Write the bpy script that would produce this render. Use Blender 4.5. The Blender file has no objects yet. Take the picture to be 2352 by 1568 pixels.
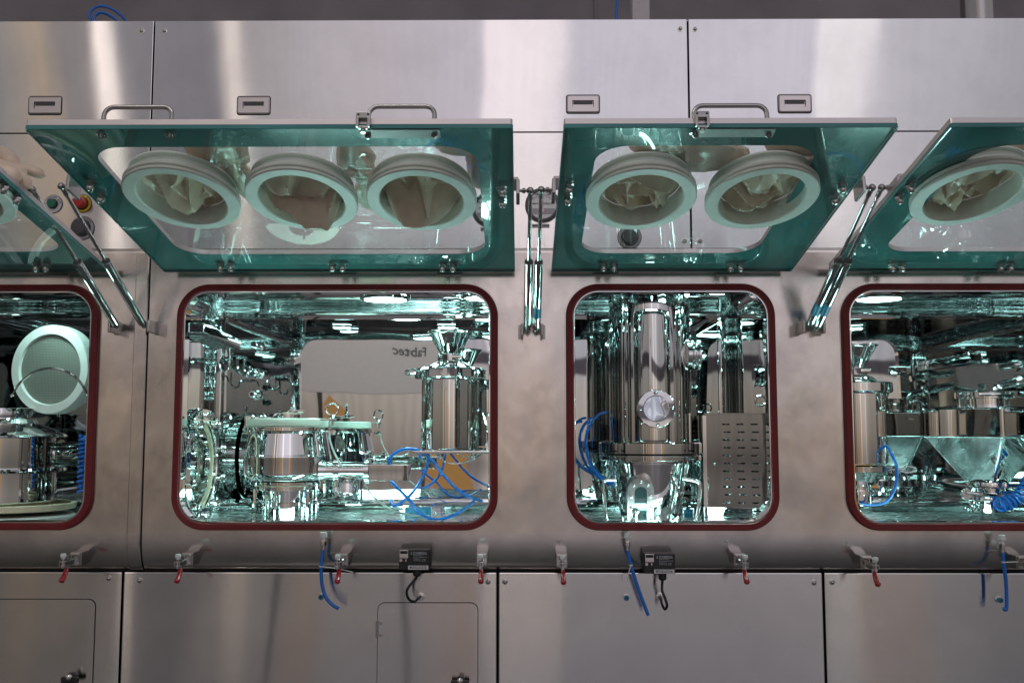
import bpy, bmesh, math, random
from mathutils import Vector, Matrix, noise
from mathutils.geometry import tessellate_polygon

random.seed(7)
PI = math.pi
SC = bpy.context.scene
COL = SC.collection
V = Vector

# ------------------------------------------------------------------ camera
F = 2250.0                     # focal length in pixels of a 2352 px wide frame
D = 3.15                       # metres from the lens to the front face (y = 0)
TILT, YAW = math.radians(5.2), math.radians(0.45)
CAM = V((0.0, -D, 1.5))
ROT = Matrix.Rotation(YAW, 3, 'Z') @ Matrix.Rotation(PI / 2 + TILT, 3, 'X')
cd = bpy.data.cameras.new('camera')
cd.sensor_width = 36.0
cd.lens = F / 2352 * 36
cd.clip_start, cd.clip_end = 0.05, 200
cam = bpy.data.objects.new('camera', cd)
COL.objects.link(cam)
cam.location = CAM
cam.rotation_euler = (PI / 2 + TILT, 0, YAW)
SC.camera = cam


def ray(px, py):
    return ROT @ V((px - 1176.0, -(py - 784.0), -F))


def at(px, py, Y):
    """point of the plane y = Y seen at a pixel of the 2352 px wide photograph"""
    d = ray(px, py)
    return CAM + d * ((Y - CAM.y) / d.y)


def on_plane(px, py, o, n):
    d = ray(px, py)
    return CAM + d * ((o - CAM).dot(n) / d.dot(n))


def zz(py, Y, px=1176):
    return at(px, py, Y).z


def xx(px, Y, py=960):
    return at(px, py, Y).x


def k(Y):
    return (D + Y) / F


# ------------------------------------------------------------------ materials
MATS = {}


def nodes(name):
    m = bpy.data.materials.new(name)
    m.use_nodes = True
    nt = m.node_tree
    b = nt.nodes['Principled BSDF']
    MATS[name] = m
    return m, nt, b


def N(nt, t, **kw):
    n = nt.nodes.new(t)
    for a, v in kw.items():
        if a in n.inputs:
            n.inputs[a].default_value = v
        else:
            setattr(n, a, v)
    return n


def L(nt, a, b):
    nt.links.new(a, b)


def plain(name, col, rough=0.5, metal=0.0, var=0.06, bump=0.0, bscale=300, coat=0.0, spec=0.5, sss=0.0, scale=25):
    m, nt, b = nodes(name)
    geo = N(nt, 'ShaderNodeNewGeometry')
    nz = N(nt, 'ShaderNodeTexNoise', Scale=scale, Detail=5.0)
    L(nt, geo.outputs['Position'], nz.inputs['Vector'])
    rp = N(nt, 'ShaderNodeValToRGB')
    rp.color_ramp.elements[0].position = 0.3
    rp.color_ramp.elements[1].position = 0.7
    rp.color_ramp.elements[0].color = tuple(c * (1 - var) for c in col) + (1,)
    rp.color_ramp.elements[1].color = tuple(min(1, c * (1 + var)) for c in col) + (1,)
    L(nt, nz.outputs['Fac'], rp.inputs['Fac'])
    L(nt, rp.outputs['Color'], b.inputs['Base Color'])
    b.inputs['Roughness'].default_value = rough
    b.inputs['Metallic'].default_value = metal
    b.inputs['Coat Weight'].default_value = coat
    b.inputs['Specular IOR Level'].default_value = spec
    if sss:
        b.inputs['Subsurface Weight'].default_value = sss
        b.inputs['Subsurface Radius'].default_value = (0.02, 0.02, 0.015)
    if bump:
        n2 = N(nt, 'ShaderNodeTexNoise', Scale=bscale, Detail=3.0)
        L(nt, geo.outputs['Position'], n2.inputs['Vector'])
        bp = N(nt, 'ShaderNodeBump', Strength=bump, Distance=0.002)
        L(nt, n2.outputs['Fac'], bp.inputs['Height'])
        L(nt, bp.outputs['Normal'], b.inputs['Normal'])
    return m


def steel(name, col, rough, wav=0.0, wscale=(3, 3, 3), wav2=0.0, w2scale=(12, 12, 12), aniso=0.0, stains=0.0,
          rvar=0.15, brush=0.0, haze=0.0):
    m, nt, b = nodes(name)
    b.inputs['Metallic'].default_value = 1.0
    geo = N(nt, 'ShaderNodeNewGeometry')
    # colour: faint stains and handling marks of the sheet itself
    n1 = N(nt, 'ShaderNodeTexNoise', Scale=5.0, Detail=6.0, Roughness=0.6)
    L(nt, geo.outputs['Position'], n1.inputs['Vector'])
    rp = N(nt, 'ShaderNodeValToRGB')
    rp.color_ramp.elements[0].position = 0.33
    rp.color_ramp.elements[1].position = 0.55
    rp.color_ramp.elements[0].color = tuple(c * (1 - stains) for c in col) + (1,)
    rp.color_ramp.elements[1].color = tuple(col) + (1,)
    L(nt, n1.outputs['Fac'], rp.inputs['Fac'])
    L(nt, rp.outputs['Color'], b.inputs['Base Color'])
    # roughness: smudges
    n3 = N(nt, 'ShaderNodeTexNoise', Scale=9.0, Detail=5.0)
    L(nt, geo.outputs['Position'], n3.inputs['Vector'])
    mr = N(nt, 'ShaderNodeMapRange')
    mr.inputs['To Min'].default_value = rough * (1 - rvar)
    mr.inputs['To Max'].default_value = rough * (1 + rvar)
    L(nt, n3.outputs['Fac'], mr.inputs['Value'])
    L(nt, mr.outputs['Result'], b.inputs['Roughness'])
    prev = None
    for amt, sc in ((wav, wscale), (wav2, w2scale)):
        if not amt:
            continue
        mp = N(nt, 'ShaderNodeMapping')
        mp.inputs['Scale'].default_value = sc
        L(nt, geo.outputs['Position'], mp.inputs['Vector'])
        nn = N(nt, 'ShaderNodeTexNoise', Scale=1.0, Detail=1.0, Roughness=0.4)
        L(nt, mp.outputs[0], nn.inputs['Vector'])
        bp = N(nt, 'ShaderNodeBump', Strength=1.0, Distance=amt)
        L(nt, nn.outputs['Fac'], bp.inputs['Height'])
        if prev:
            L(nt, prev.outputs['Normal'], bp.inputs['Normal'])
        prev = bp
    if brush:
        mp = N(nt, 'ShaderNodeMapping')
        mp.inputs['Scale'].default_value = (6, 6, 700)
        L(nt, geo.outputs['Position'], mp.inputs['Vector'])
        nn = N(nt, 'ShaderNodeTexNoise', Scale=1.0, Detail=3.0, Roughness=0.6)
        L(nt, mp.outputs[0], nn.inputs['Vector'])
        bp = N(nt, 'ShaderNodeBump', Strength=brush, Distance=0.0004)
        L(nt, nn.outputs['Fac'], bp.inputs['Height'])
        if prev:
            L(nt, prev.outputs['Normal'], bp.inputs['Normal'])
        prev = bp
    last = prev.outputs['Normal'] if prev else geo.outputs['Normal']
    if aniso:
        # brush scratches run along x, so the micro-normals scatter up and down only
        wn = N(nt, 'ShaderNodeTexWhiteNoise', noise_dimensions='3D')
        L(nt, geo.outputs['Position'], wn.inputs['Vector'])
        sb = N(nt, 'ShaderNodeMath', operation='SUBTRACT')
        L(nt, wn.outputs['Value'], sb.inputs[0])
        sb.inputs[1].default_value = 0.5
        ml = N(nt, 'ShaderNodeMath', operation='MULTIPLY')
        L(nt, sb.outputs[0], ml.inputs[0])
        ml.inputs[1].default_value = aniso
        cx = N(nt, 'ShaderNodeCombineXYZ')
        L(nt, ml.outputs[0], cx.inputs['Z'])
        ad = N(nt, 'ShaderNodeVectorMath', operation='ADD')
        L(nt, last, ad.inputs[0])
        L(nt, cx.outputs[0], ad.inputs[1])
        nr = N(nt, 'ShaderNodeVectorMath', operation='NORMALIZE')
        L(nt, ad.outputs[0], nr.inputs[0])
        last = nr.outputs[0]
    L(nt, last, b.inputs['Normal'])
    if haze:
        # a polished sheet still scatters a little light broadly
        b2 = N(nt, 'ShaderNodeBsdfPrincipled')
        b2.inputs['Metallic'].default_value = 1.0
        b2.inputs['Roughness'].default_value = 0.42
        L(nt, rp.outputs['Color'], b2.inputs['Base Color'])
        L(nt, last, b2.inputs['Normal'])
        mx = N(nt, 'ShaderNodeMixShader')
        mx.inputs[0].default_value = haze
        L(nt, b.outputs[0], mx.inputs[1])
        L(nt, b2.outputs[0], mx.inputs[2])
        L(nt, mx.outputs[0], nt.nodes['Material Output'].inputs['Surface'])
    return m


BR = steel('brushed_steel', (0.70, 0.70, 0.70), 0.042, wav=0.0055, wscale=(2.2, 2.2, 0.9), wav2=0.00012, w2scale=(9, 9, 3),
           aniso=0.24, stains=0.07, brush=0.02, rvar=0.3)
SAT = steel('satin_steel', (0.71, 0.665, 0.63), 0.165, wav=0.005, wscale=(3.2, 3.2, 2.6), wav2=0.0010, w2scale=(14, 14, 9),
            aniso=0.05, stains=0.22, rvar=0.45)
MIR = steel('mirror_steel', (0.64, 0.665, 0.665), 0.018, wav=0.0056, wscale=(1.6, 1.6, 1.5), wav2=0.00025, w2scale=(7, 7, 6), stains=0.02)
CHR = steel('chrome_steel', (0.78, 0.79, 0.78), 0.022, wav=0.0010, wscale=(5, 5, 2), wav2=0.00005, w2scale=(40, 40, 8))
HW = steel('hardware_steel', (0.38, 0.37, 0.36), 0.24)
BOUNCE = steel('satin_bounce_steel', (0.62, 0.68, 0.68), 0.26, wav=0.008, wscale=(6, 6, 6), wav2=0.003, w2scale=(22, 22, 22), stains=0.25, rvar=0.5)
EDGE = steel('edge_steel', (0.62, 0.58, 0.57), 0.33)
PLT = steel('dull_plate_steel', (0.24, 0.24, 0.235), 0.5)
NUT = steel('nut_steel', (0.60, 0.58, 0.57), 0.12)
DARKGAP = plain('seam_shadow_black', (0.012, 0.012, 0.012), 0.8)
RUB = plain('dark_red_rubber', (0.20, 0.012, 0.015), 0.42, var=0.12, bump=0.15, bscale=180)
REDP = plain('red_vinyl_grip', (0.38, 0.014, 0.022), 0.22, coat=0.4)
WHT = plain('white_plastic', (0.72, 0.73, 0.71), 0.4, var=0.03)
PTFE = plain('white_port_plastic', (0.78, 0.79, 0.74), 0.42, var=0.05, sss=0.05)
LID = plain('milky_lid_plastic', (0.66, 0.72, 0.62), 0.3, var=0.03)
IVO = plain('ivory_gasket', (0.70, 0.63, 0.45), 0.4, var=0.05)
LAT = plain('beige_latex', (0.72, 0.575, 0.445), 0.28, var=0.10, bump=0.1, bscale=60)
BLU = plain('blue_pneumatic_tube', (0.004, 0.16, 0.62), 0.22, coat=0.3, var=0.08)
BLUD = plain('blue_socket_plate', (0.005, 0.20, 0.36), 0.35, var=0.05)
BLK = plain('black_plastic', (0.012, 0.012, 0.013), 0.42)
GRYC = plain('grey_cable', (0.45, 0.50, 0.47), 0.35)
GRYP = plain('grey_label_plate', (0.42, 0.41, 0.43), 0.4)
DGRY = plain('dark_grey_plastic', (0.07, 0.07, 0.075), 0.35)
YEL = plain('yellow_plate', (0.72, 0.55, 0.01), 0.4)
REDB = plain('red_button', (0.50, 0.02, 0.012), 0.3)
GRN = plain('green_button', (0.005, 0.17, 0.09), 0.3)
LBL = plain('white_label', (0.70, 0.69, 0.70), 0.45, var=0.03)
INK = plain('black_ink', (0.015, 0.015, 0.018), 0.5)
PALE = plain('pale_print', (0.40, 0.44, 0.48), 0.5)
DIAL = plain('dial_face', (0.86, 0.87, 0.88), 0.4, var=0.03)
DGL = plain('dark_sight_glass', (0.015, 0.028, 0.03), 0.04, spec=0.8, coat=0.6)
CGL = steel('pale_sight_glass', (0.50, 0.55, 0.60), 0.03, wav=0.012, wscale=(14, 14, 10), haze=0.05)
WALLM = plain('grey_painted_wall', (0.26, 0.24, 0.25), 0.8, var=0.15, bump=0.2, bscale=40, scale=2.5)
FLRM = plain('grey_floor_paint', (0.075, 0.073, 0.073), 0.24, var=0.2, scale=3)
BOARD = plain('white_sign_board', (0.70, 0.67, 0.66), 0.5, var=0.03)
TEAL = plain('teal_backed_border', (0.060, 0.215, 0.215), 0.14, var=0.18, scale=5, spec=0.3)
POSTM = plain('white_painted_post', (0.62, 0.58, 0.6), 0.5)


def glass_mat():
    m, nt, b = nodes('clear_door_glass')
    nt.nodes.remove(b)
    out = nt.nodes['Material Output']
    tr = N(nt, 'ShaderNodeBsdfTransparent', Color=(0.95, 0.985, 0.975, 1))
    gl = N(nt, 'ShaderNodeBsdfGlossy', Roughness=0.0, Color=(0.93, 1, 0.98, 1))
    fr = N(nt, 'ShaderNodeFresnel', IOR=1.75)
    mx = N(nt, 'ShaderNodeMixShader')
    geo = N(nt, 'ShaderNodeNewGeometry')
    inv = N(nt, 'ShaderNodeMath', operation='SUBTRACT')
    inv.inputs[0].default_value = 1.0
    L(nt, geo.outputs['Backfacing'], inv.inputs[1])
    mf = N(nt, 'ShaderNodeMath', operation='MULTIPLY')
    L(nt, fr.outputs[0], mf.inputs[0])
    L(nt, inv.outputs[0], mf.inputs[1])
    L(nt, mf.outputs[0], mx.inputs[0])
    L(nt, tr.outputs[0], mx.inputs[1])
    L(nt, gl.outputs[0], mx.inputs[2])
    L(nt, mx.outputs[0], out.inputs['Surface'])
    return m


GLS = glass_mat()


def mesh_mat():
    m, nt, b = nodes('woven_wire_mesh')
    tc = N(nt, 'ShaderNodeTexCoord')
    w1 = N(nt, 'ShaderNodeTexWave', Scale=55.0, bands_direction='X')
    w2 = N(nt, 'ShaderNodeTexWave', Scale=55.0, bands_direction='Z')
    L(nt, tc.outputs['Object'], w1.inputs['Vector'])
    L(nt, tc.outputs['Object'], w2.inputs['Vector'])
    mx = N(nt, 'ShaderNodeMath', operation='MULTIPLY')
    L(nt, w1.outputs['Fac'], mx.inputs[0])
    L(nt, w2.outputs['Fac'], mx.inputs[1])
    rp = N(nt, 'ShaderNodeValToRGB')
    rp.color_ramp.elements[0].color = (0.30, 0.31, 0.27, 1)
    rp.color_ramp.elements[1].color = (0.10, 0.11, 0.095, 1)
    L(nt, mx.outputs[0], rp.inputs['Fac'])
    L(nt, rp.outputs['Color'], b.inputs['Base Color'])
    b.inputs['Metallic'].default_value = 0.35
    b.inputs['Roughness'].default_value = 0.4
    bp = N(nt, 'ShaderNodeBump', Strength=0.6, Distance=0.002)
    L(nt, mx.outputs[0], bp.inputs['Height'])
    L(nt, bp.outputs['Normal'], b.inputs['Normal'])
    return m


WIRE = mesh_mat()


def emit(name, col, s):
    m, nt, b = nodes(name)
    nt.nodes.remove(b)
    e = N(nt, 'ShaderNodeEmission', Color=col + (1,), Strength=s)
    L(nt, e.outputs[0], nt.nodes['Material Output'].inputs['Surface'])
    return m


LAMP = emit('chamber_lamp_light', (0.58, 1.0, 0.95), 95.0)

# ------------------------------------------------------------------ mesh builder
ORG = {}


class MB:
    def __init__(s):
        s.v, s.f = [], []

    def add(s, vs, fs, M=None):
        o = len(s.v)
        s.v += [(M @ V(p)) if M is not None else V(p) for p in vs]
        s.f += [tuple(i + o for i in f) for f in fs]
        return s

    def box(s, c, d, bev=0.0, M=None, seg=2):
        bm = bmesh.new()
        bmesh.ops.create_cube(bm, size=1.0)
        for q in bm.verts:
            q.co = V((q.co.x * d[0] + c[0], q.co.y * d[1] + c[1], q.co.z * d[2] + c[2]))
        if bev:
            bmesh.ops.bevel(bm, geom=bm.edges[:], offset=bev, segments=seg, profile=0.5, affect='EDGES')
        bm.verts.index_update()
        s.add([q.co.copy() for q in bm.verts], [[q.index for q in f.verts] for f in bm.faces], M)
        bm.free()
        return s

    def span(s, a, b, bev=0.0):
        return s.box([(a[i] + b[i]) / 2 for i in range(3)], [abs(b[i] - a[i]) for i in range(3)], bev)

    def oval(s, prof, stretch, Wf, cx, cv, n=72):
        """closed profile [(radius, q)] swept round an oval: the long half-axis is longer by `stretch`"""
        rows = [[Wf(cx + r * math.cos(t * 2 * PI / n), cv + (r + stretch) * math.sin(t * 2 * PI / n), q) for t in range(n)] for r, q in prof]
        return s.loops(rows, True, False, False, True)

    def loops(s, rows, closed_u=True, cap0=False, cap1=False, closed_v=False, M=None):
        n = len(rows[0])
        vs = [p for r in rows for p in r]
        fs = []
        R = len(rows)
        for i in range(R if closed_v else R - 1):
            a, b = i * n, ((i + 1) % R) * n
            for j in range(n if closed_u else n - 1):
                j2 = (j + 1) % n
                fs.append((a + j, a + j2, b + j2, b + j))
        if cap0:
            fs.append(tuple(range(n))[::-1])
        if cap1:
            fs.append(tuple((R - 1) * n + i for i in range(n)))
        return s.add(vs, fs, M)

    def lathe(s, prof, o=(0, 0, 0), axis=(0, 0, 1), n=48, cap0=True, cap1=True, closed=False):
        o, a = V(o), V(axis).normalized()
        q = a.to_track_quat('Z', 'Y').to_matrix()
        rows = []
        full = []
        m_ = len(prof)
        for i in range(m_):
            full.append(prof[i])
            if i == m_ - 1 and not closed:
                break
            (r0, h0), (r1, h1) = prof[i], prof[(i + 1) % m_]
            ln = math.hypot(r1 - r0, h1 - h0)
            if ln > 0.03:                       # support loops keep long walls straight in shading
                t = 0.004 / ln
                full += [(r0 + (r1 - r0) * t, h0 + (h1 - h0) * t), (r1 + (r0 - r1) * t, h1 + (h0 - h1) * t)]
        for r, h in full:
            rows.append([o + q @ V((r * math.cos(t * 2 * PI / n), r * math.sin(t * 2 * PI / n), h)) for t in range(n)])
        return s.loops(rows, True, cap0 and not closed, cap1 and not closed, closed)

    def cyl(s, a, b, r0, r1=None, n=24, bev=0.0):
        a, b = V(a), V(b)
        r1 = r0 if r1 is None else r1
        h = (b - a).length
        if bev:
            pr = [(r0 - bev, 0), (r0, bev), (r1, h - bev), (r1 - bev, h)]
        else:
            pr = [(r0, 0), (r1, h)]
        return s.lathe(pr, a, b - a, n)

    def sphere(s, c, r, n=16, sq=(1, 1, 1)):
        rows = []
        c = V(c)
        for i in range(n // 2 + 1):
            t = PI * i / (n // 2)
            rr = max(math.sin(t), 1e-3)
            rows.append([c + V((sq[0] * r * rr * math.cos(2 * PI * j / n), sq[1] * r * rr * math.sin(2 * PI * j / n), sq[2] * r * math.cos(t))) for j in range(n)])
        return s.loops(rows, True, True, True)

    def tube(s, pts, r, n=10, closed=False, smooth=0, rr=None):
        pts = [V(p) for p in pts]
        if smooth:
            pts = spline(pts, smooth, closed)
        m = len(pts)
        rows = []
        up = None
        for i in range(m):
            a = pts[i - 1] if (i or closed) else pts[0]
            b = pts[(i + 1) % m] if (i < m - 1 or closed) else pts[-1]
            t = (b - a).normalized()
            if up is None:
                up = t.orthogonal().normalized()
            up = (up - t * up.dot(t)).normalized()
            w = t.cross(up)
            q = rr[i] if rr else r
            rows.append([pts[i] + (up * math.cos(2 * PI * j / n) + w * math.sin(2 * PI * j / n)) * q for j in range(n)])
        return s.loops(rows, True, not closed, not closed, closed)

    def ngon(s, pts):
        return s.add(pts, [tuple(range(len(pts)))])

    def plate(s, outer, holes, fn, w0, w1):
        """flat plate with holes, outlines in 2-D, fn(u, v, w) -> 3-D"""
        allp = [outer] + holes
        flat = [p for l in allp for p in l]
        tri = tessellate_polygon([[V((p[0], p[1], 0)) for p in l] for l in allp])
        n = len(flat)
        vs = [fn(p[0], p[1], w0) for p in flat] + [fn(p[0], p[1], w1) for p in flat]
        fs = [tuple(t) for t in tri] + [tuple(i + n for i in t[::-1]) for t in tri]
        o = 0
        for l in allp:
            m = len(l)
            for i in range(m):
                j = (i + 1) % m
                fs.append((o + i, o + j, o + j + n, o + i + n))
            o += m
        return s.add(vs, fs)

    def sheet(s, outer, holes, fn):
        allp = [outer] + holes
        flat = [p for l in allp for p in l]
        tri = tessellate_polygon([[V((p[0], p[1], 0)) for p in l] for l in allp])
        return s.add([fn(p[0], p[1]) for p in flat], [tuple(t) for t in tri])

    def build(s, name, mat, parent=None, ang=32, origin=None):
        me = bpy.data.meshes.new(name)
        if origin is None:
            lo = V([min(p[i] for p in s.v) for i in range(3)])
            hi = V([max(p[i] for p in s.v) for i in range(3)])
            origin = V(((lo.x + hi.x) / 2, (lo.y + hi.y) / 2, lo.z))
        me.from_pydata([tuple(p - origin) for p in s.v], [], s.f)
        bm = bmesh.new()
        bm.from_mesh(me)
        bmesh.ops.recalc_face_normals(bm, faces=bm.faces[:])
        bm.to_mesh(me)
        bm.free()
        me.polygons.foreach_set('use_smooth', [True] * len(me.polygons))
        me.set_sharp_from_angle(angle=math.radians(ang))
        me.materials.append(mat)
        o = bpy.data.objects.new(name, me)
        COL.objects.link(o)
        wn = o.modifiers.new('face_weighted_normals', 'WEIGHTED_NORMAL')
        wn.keep_sharp = True
        wn.weight = 90
        ORG[o.name] = origin
        o.location = origin - (ORG[parent.name] if parent else V((0, 0, 0)))
        o.parent = parent
        return o


def spline(pts, sub, closed=False):
    out = []
    n = len(pts)
    for i in range(n if closed else n - 1):
        p0 = pts[(i - 1) % n] if (closed or i > 0) else pts[i] * 2 - pts[i + 1]
        p1, p2 = pts[i], pts[(i + 1) % n]
        p3 = pts[(i + 2) % n] if (closed or i < n - 2) else p2 * 2 - p1
        for q in range(sub):
            t = q / sub
            out.append(0.5 * ((2 * p1) + (p2 - p0) * t + (2 * p0 - 5 * p1 + 4 * p2 - p3) * t * t + (3 * p1 - p0 - 3 * p2 + p3) * t ** 3))
    if not closed:
        out.append(pts[-1])
    return out


def empty(name, loc, label, cat, group=None):
    o = bpy.data.objects.new(name, None)
    COL.objects.link(o)
    o.empty_display_size = 0.05
    o.location = loc
    ORG[o.name] = V(loc)
    tag(o, label, cat, group)
    return o


def tag(o, label=None, cat=None, group=None, kind=None):
    for key, val in (('label', label), ('category', cat), ('group', group), ('kind', kind)):
        if val:
            o[key] = val
    return o


def copy_tree(o, off=None, parent=None):
    c = o.copy()
    COL.objects.link(c)
    ORG[c.name] = ORG[o.name]
    c.parent = parent
    if off is not None:
        c.location = o.location + off
    for ch in o.children:
        copy_tree(ch, None, c)
    return c


def rr(x0, x1, z0, z1, r, n=10):
    """rounded rectangle outline, counter-clockwise"""
    out = []
    for cx, cz, a0 in ((x1 - r, z1 - r, 0), (x0 + r, z1 - r, 90), (x0 + r, z0 + r, 180), (x1 - r, z0 + r, 270)):
        for i in range(n + 1):
            a = math.radians(a0 + 90 * i / n)
            out.append((cx + r * math.cos(a), cz + r * math.sin(a)))
    return out


def rrsweep(mb, x0, x1, z0, z1, r, prof, n=12, closed=False, fn=None):
    """sweep a profile [(inset, depth)] round a rounded rectangle"""
    rows = []
    for d, y in prof:
        o = rr(x0 + d, x1 - d, z0 + d, z1 - d, max(r - d, 0.004), n)
        rows.append([V((p[0], y, p[1])) if fn is None else fn(p[0], p[1], y) for p in o])
    return mb.loops(rows, True, False, False, closed)


def circ(cx, cy, r, n=40):
    return [(cx + r * math.cos(2 * PI * i / n), cy + r * math.sin(2 * PI * i / n)) for i in range(n)]


_glyph = {}


def text_geo(body, size, bold=False):
    key = (body, size)
    if key in _glyph:
        return _glyph[key]
    cu = bpy.data.curves.new('t', 'FONT')
    cu.body = body
    cu.size = size
    cu.extrude = 0.0002
    cu.offset = size * (0.018 if bold else 0.0)
    cu.align_x, cu.align_y = 'CENTER', 'CENTER'
    cu.resolution_u = 3
    ob = bpy.data.objects.new('t', cu)
    COL.objects.link(ob)
    dg = bpy.context.evaluated_depsgraph_get()
    me = bpy.data.meshes.new_from_object(ob.evaluated_get(dg))
    g = ([v.co.copy() for v in me.vertices], [tuple(p.vertices) for p in me.polygons])
    bpy.data.objects.remove(ob)
    bpy.data.meshes.remove(me)
    _glyph[key] = g
    return g


def face_text(mb, body, c, size, bold=False, width=None, turn=0.0):
    """upright lettering that faces -y, centred at c"""
    vs, fs = text_geo(body, size, bold)
    sx = 1.0
    if width:
        w = max(p.x for p in vs) - min(p.x for p in vs)
        sx = width / w
    ca, sa = math.cos(turn), math.sin(turn)
    out = []
    for p in vs:
        x, z = p.x * sx, p.y
        out.append(V((c[0] + x * ca - z * sa, c[1] - p.z, c[2] + x * sa + z * ca)))
    return mb.add(out, fs)


def arc_text(mb, body, c, r, size, a0, a1, bold=True):
    n = len(body)
    for i, ch in enumerate(body):
        if ch == ' ':
            continue
        a = math.radians(a0 + (a1 - a0) * i / (n - 1))
        face_text(mb, ch, (c[0] + r * math.sin(a), c[1], c[2] + r * math.cos(a)), size, bold, turn=-a)


# ------------------------------------------------------------------ setting
floor = MB().span((-9, -12, -0.05), (9, 5, 0.0)).build('floor', FLRM)
tag(floor, kind='structure')
wall = MB()
wall.span((-8, 3.4, 0), (8, 3.6, 6.5))
hw = wall.build('hall_wall', WALLM)
tag(hw, 'plain dark grey wall behind and above the steel cabinets', 'wall')
cond = MB()
for px in (1368, 1515):
    a = at(px, 60, 3.38)
    cond.cyl((a.x, 3.385, a.z - 1), (a.x, 3.385, a.z + 1.5), 0.008, n=10)
    break
tag(cond.build('conduit', WALLM), 'thin vertical conduit on the dark grey wall above the cabinets', 'conduit')

# ------------------------------------------------------------------ isolator modules
YU, YL = 0.035, 0.030          # upper and lower panel faces
Z_TOP = zz(45, YU)
Z_MID = zz(304, YU)
Z_LIP = zz(576, YU)
Z_BOT = zz(1314, YL)
SEAM = xx(321, 0)
left = empty('isolator', (SEAM - 1.0, 0.5, 0), 'steel isolator cut off by the left edge, one red-rimmed window holding a white sieve', 'isolator')
right = empty('isolator', (SEAM + 1.6, 0.5, 0), 'long steel isolator with three red-rimmed windows under raised green glass doors', 'isolator')
XL_END, XR_END = xx(-260, 0), xx(2640, 0)

SU0, SU1 = xx(350, YU, 200), xx(1582, YU, 200)
for par, x0, x1 in ((left, XL_END, SU0), (right, SU0, SU1), (right, SU1, XR_END)):
    for nm, z0, z1 in (('upper_panel', Z_MID + 0.0009, Z_TOP), ('control_panel', Z_LIP - 0.03, Z_MID - 0.0009)):
        MB().span((x0 + 0.0022, YU, z0), (x1 - 0.0022, YU + 0.03, z1), 0.003).build(nm, BR, par)
for par, x0, x1 in ((left, XL_END, SU0 - 0.003), (right, SU0 + 0.003, XR_END)):
    MB().span((x0, YU + 0.034, Z_LIP - 0.02), (x1, 1.25, Z_TOP - 0.004)).build('plenum_box', DARKGAP, par)
    MB().span((x0, YU + 0.006, Z_TOP - 0.006), (x1, 1.25, Z_TOP - 0.0015)).build('roof_sheet', HW, par)
SL = [XL_END, xx(278, YL, 1440), xx(1143, YL, 1440), xx(1894, YL, 1440), XR_END]
for i in range(4):
    par = left if i == 0 else right
    MB().span((SL[i] + 0.003, YL, 0.06), (SL[i + 1] - 0.003, YL + 0.03, Z_BOT), 0.004).build('lower_panel', BR, par)
MB().span((XL_END, YL + 0.035, 0.0), (SL[1] - 0.003, 1.2, Z_BOT + 0.03)).build('base_cabinet', DARKGAP, left)
MB().span((SL[1] + 0.003, YL + 0.035, 0.0), (XR_END, 1.2, Z_BOT + 0.03)).build('base_cabinet', DARKGAP, right)


def screw(par, px, py, Y, r=0.0062):
    p = at(px, py, Y)
    m = MB()
    m.lathe([(r * 1.5, 0), (r * 1.5, 0.0012), (r, 0.0016), (r * 0.95, 0.004), (r * 0.55, 0.0068), (r * 0.2, 0.0078)], p, (0, -1, 0), 16)
    m.build('screw', NUT, par)


for px, py in ((326, 72),):
    screw(left, px, py, YU)
for px, py in ((378, 72), (1562, 67), (1596, 68), (1572, 553), (1608, 553)):
    screw(right, px, py, YU)
screw(left, 250, 1327, YL)
for px, py in ((321, 1332), (1121, 1335), (1160, 1335), (1869, 1337), (1911, 1336)):
    screw(right, px, py, YL)

# recessed pulls
for px, py in ((104, 243), (583, 243), (1339, 240), (1825, 239)):
    par = left if px < 300 else right
    c = at(px, py, YU)
    w, h = 0.054, 0.030
    fn = lambda u, v, q: V((c.x + u, YU - q, c.z + v))
    m = MB()
    o = rr(-w, w, -h, h, 0.006, 4)
    o2 = rr(-w + 0.004, w - 0.004, -h + 0.004, h - 0.004, 0.004, 4)
    i0 = rr(-0.036, 0.036, -0.012, 0.012, 0.003, 4)
    i1 = rr(-0.034, 0.034, -0.011, 0.011, 0.003, 4)
    m.loops([[fn(p[0], p[1], 0.0005) for p in o], [fn(p[0], p[1], 0.003) for p in o], [fn(p[0], p[1], 0.006) for p in o2]], True)
    m.sheet(o2, [i0], lambda u, v: fn(u, v, 0.006))
    m.loops([[fn(p[0], p[1], 0.006) for p in i0], [fn(p[0], p[1], 0.0012) for p in i1]], True, cap1=True)
    t = m.build('recessed_pull', EDGE, par, ang=25)
    m = MB()
    rrsweep(m, c.x - w - 0.003, c.x + w + 0.003, c.z - h - 0.003, c.z + h + 0.003, 0.009, [(0, YU - 0.0003), (0.0, YU - 0.001), (0.0036, YU - 0.001)], 4)
    m.build('rubber_edge', BLK, t)
    MB().span((c.x - 0.0325, YU - 0.0035, c.z - 0.0005), (c.x + 0.0325, YU - 0.0014, c.z + 0.0102), 0.0008).build('finger_recess', DGRY, t)

# ------------------------------------------------------------------ middle shell with the windows
WIN = {}
for key, a, b in (('w0', -330, 222), ('w1', 402, 1143), ('w2', 1301, 1784), ('w3', 1938, 2560)):
    WIN[key] = (xx(a, 0), xx(b, 0), zz(1217, 0), zz(653, 0))
RW = 0.105                     # outer corner radius of the gasket
ZS0 = zz(1185, 0)              # where the shell begins to roll under
ZS1 = zz(1308, 0.048)


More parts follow.
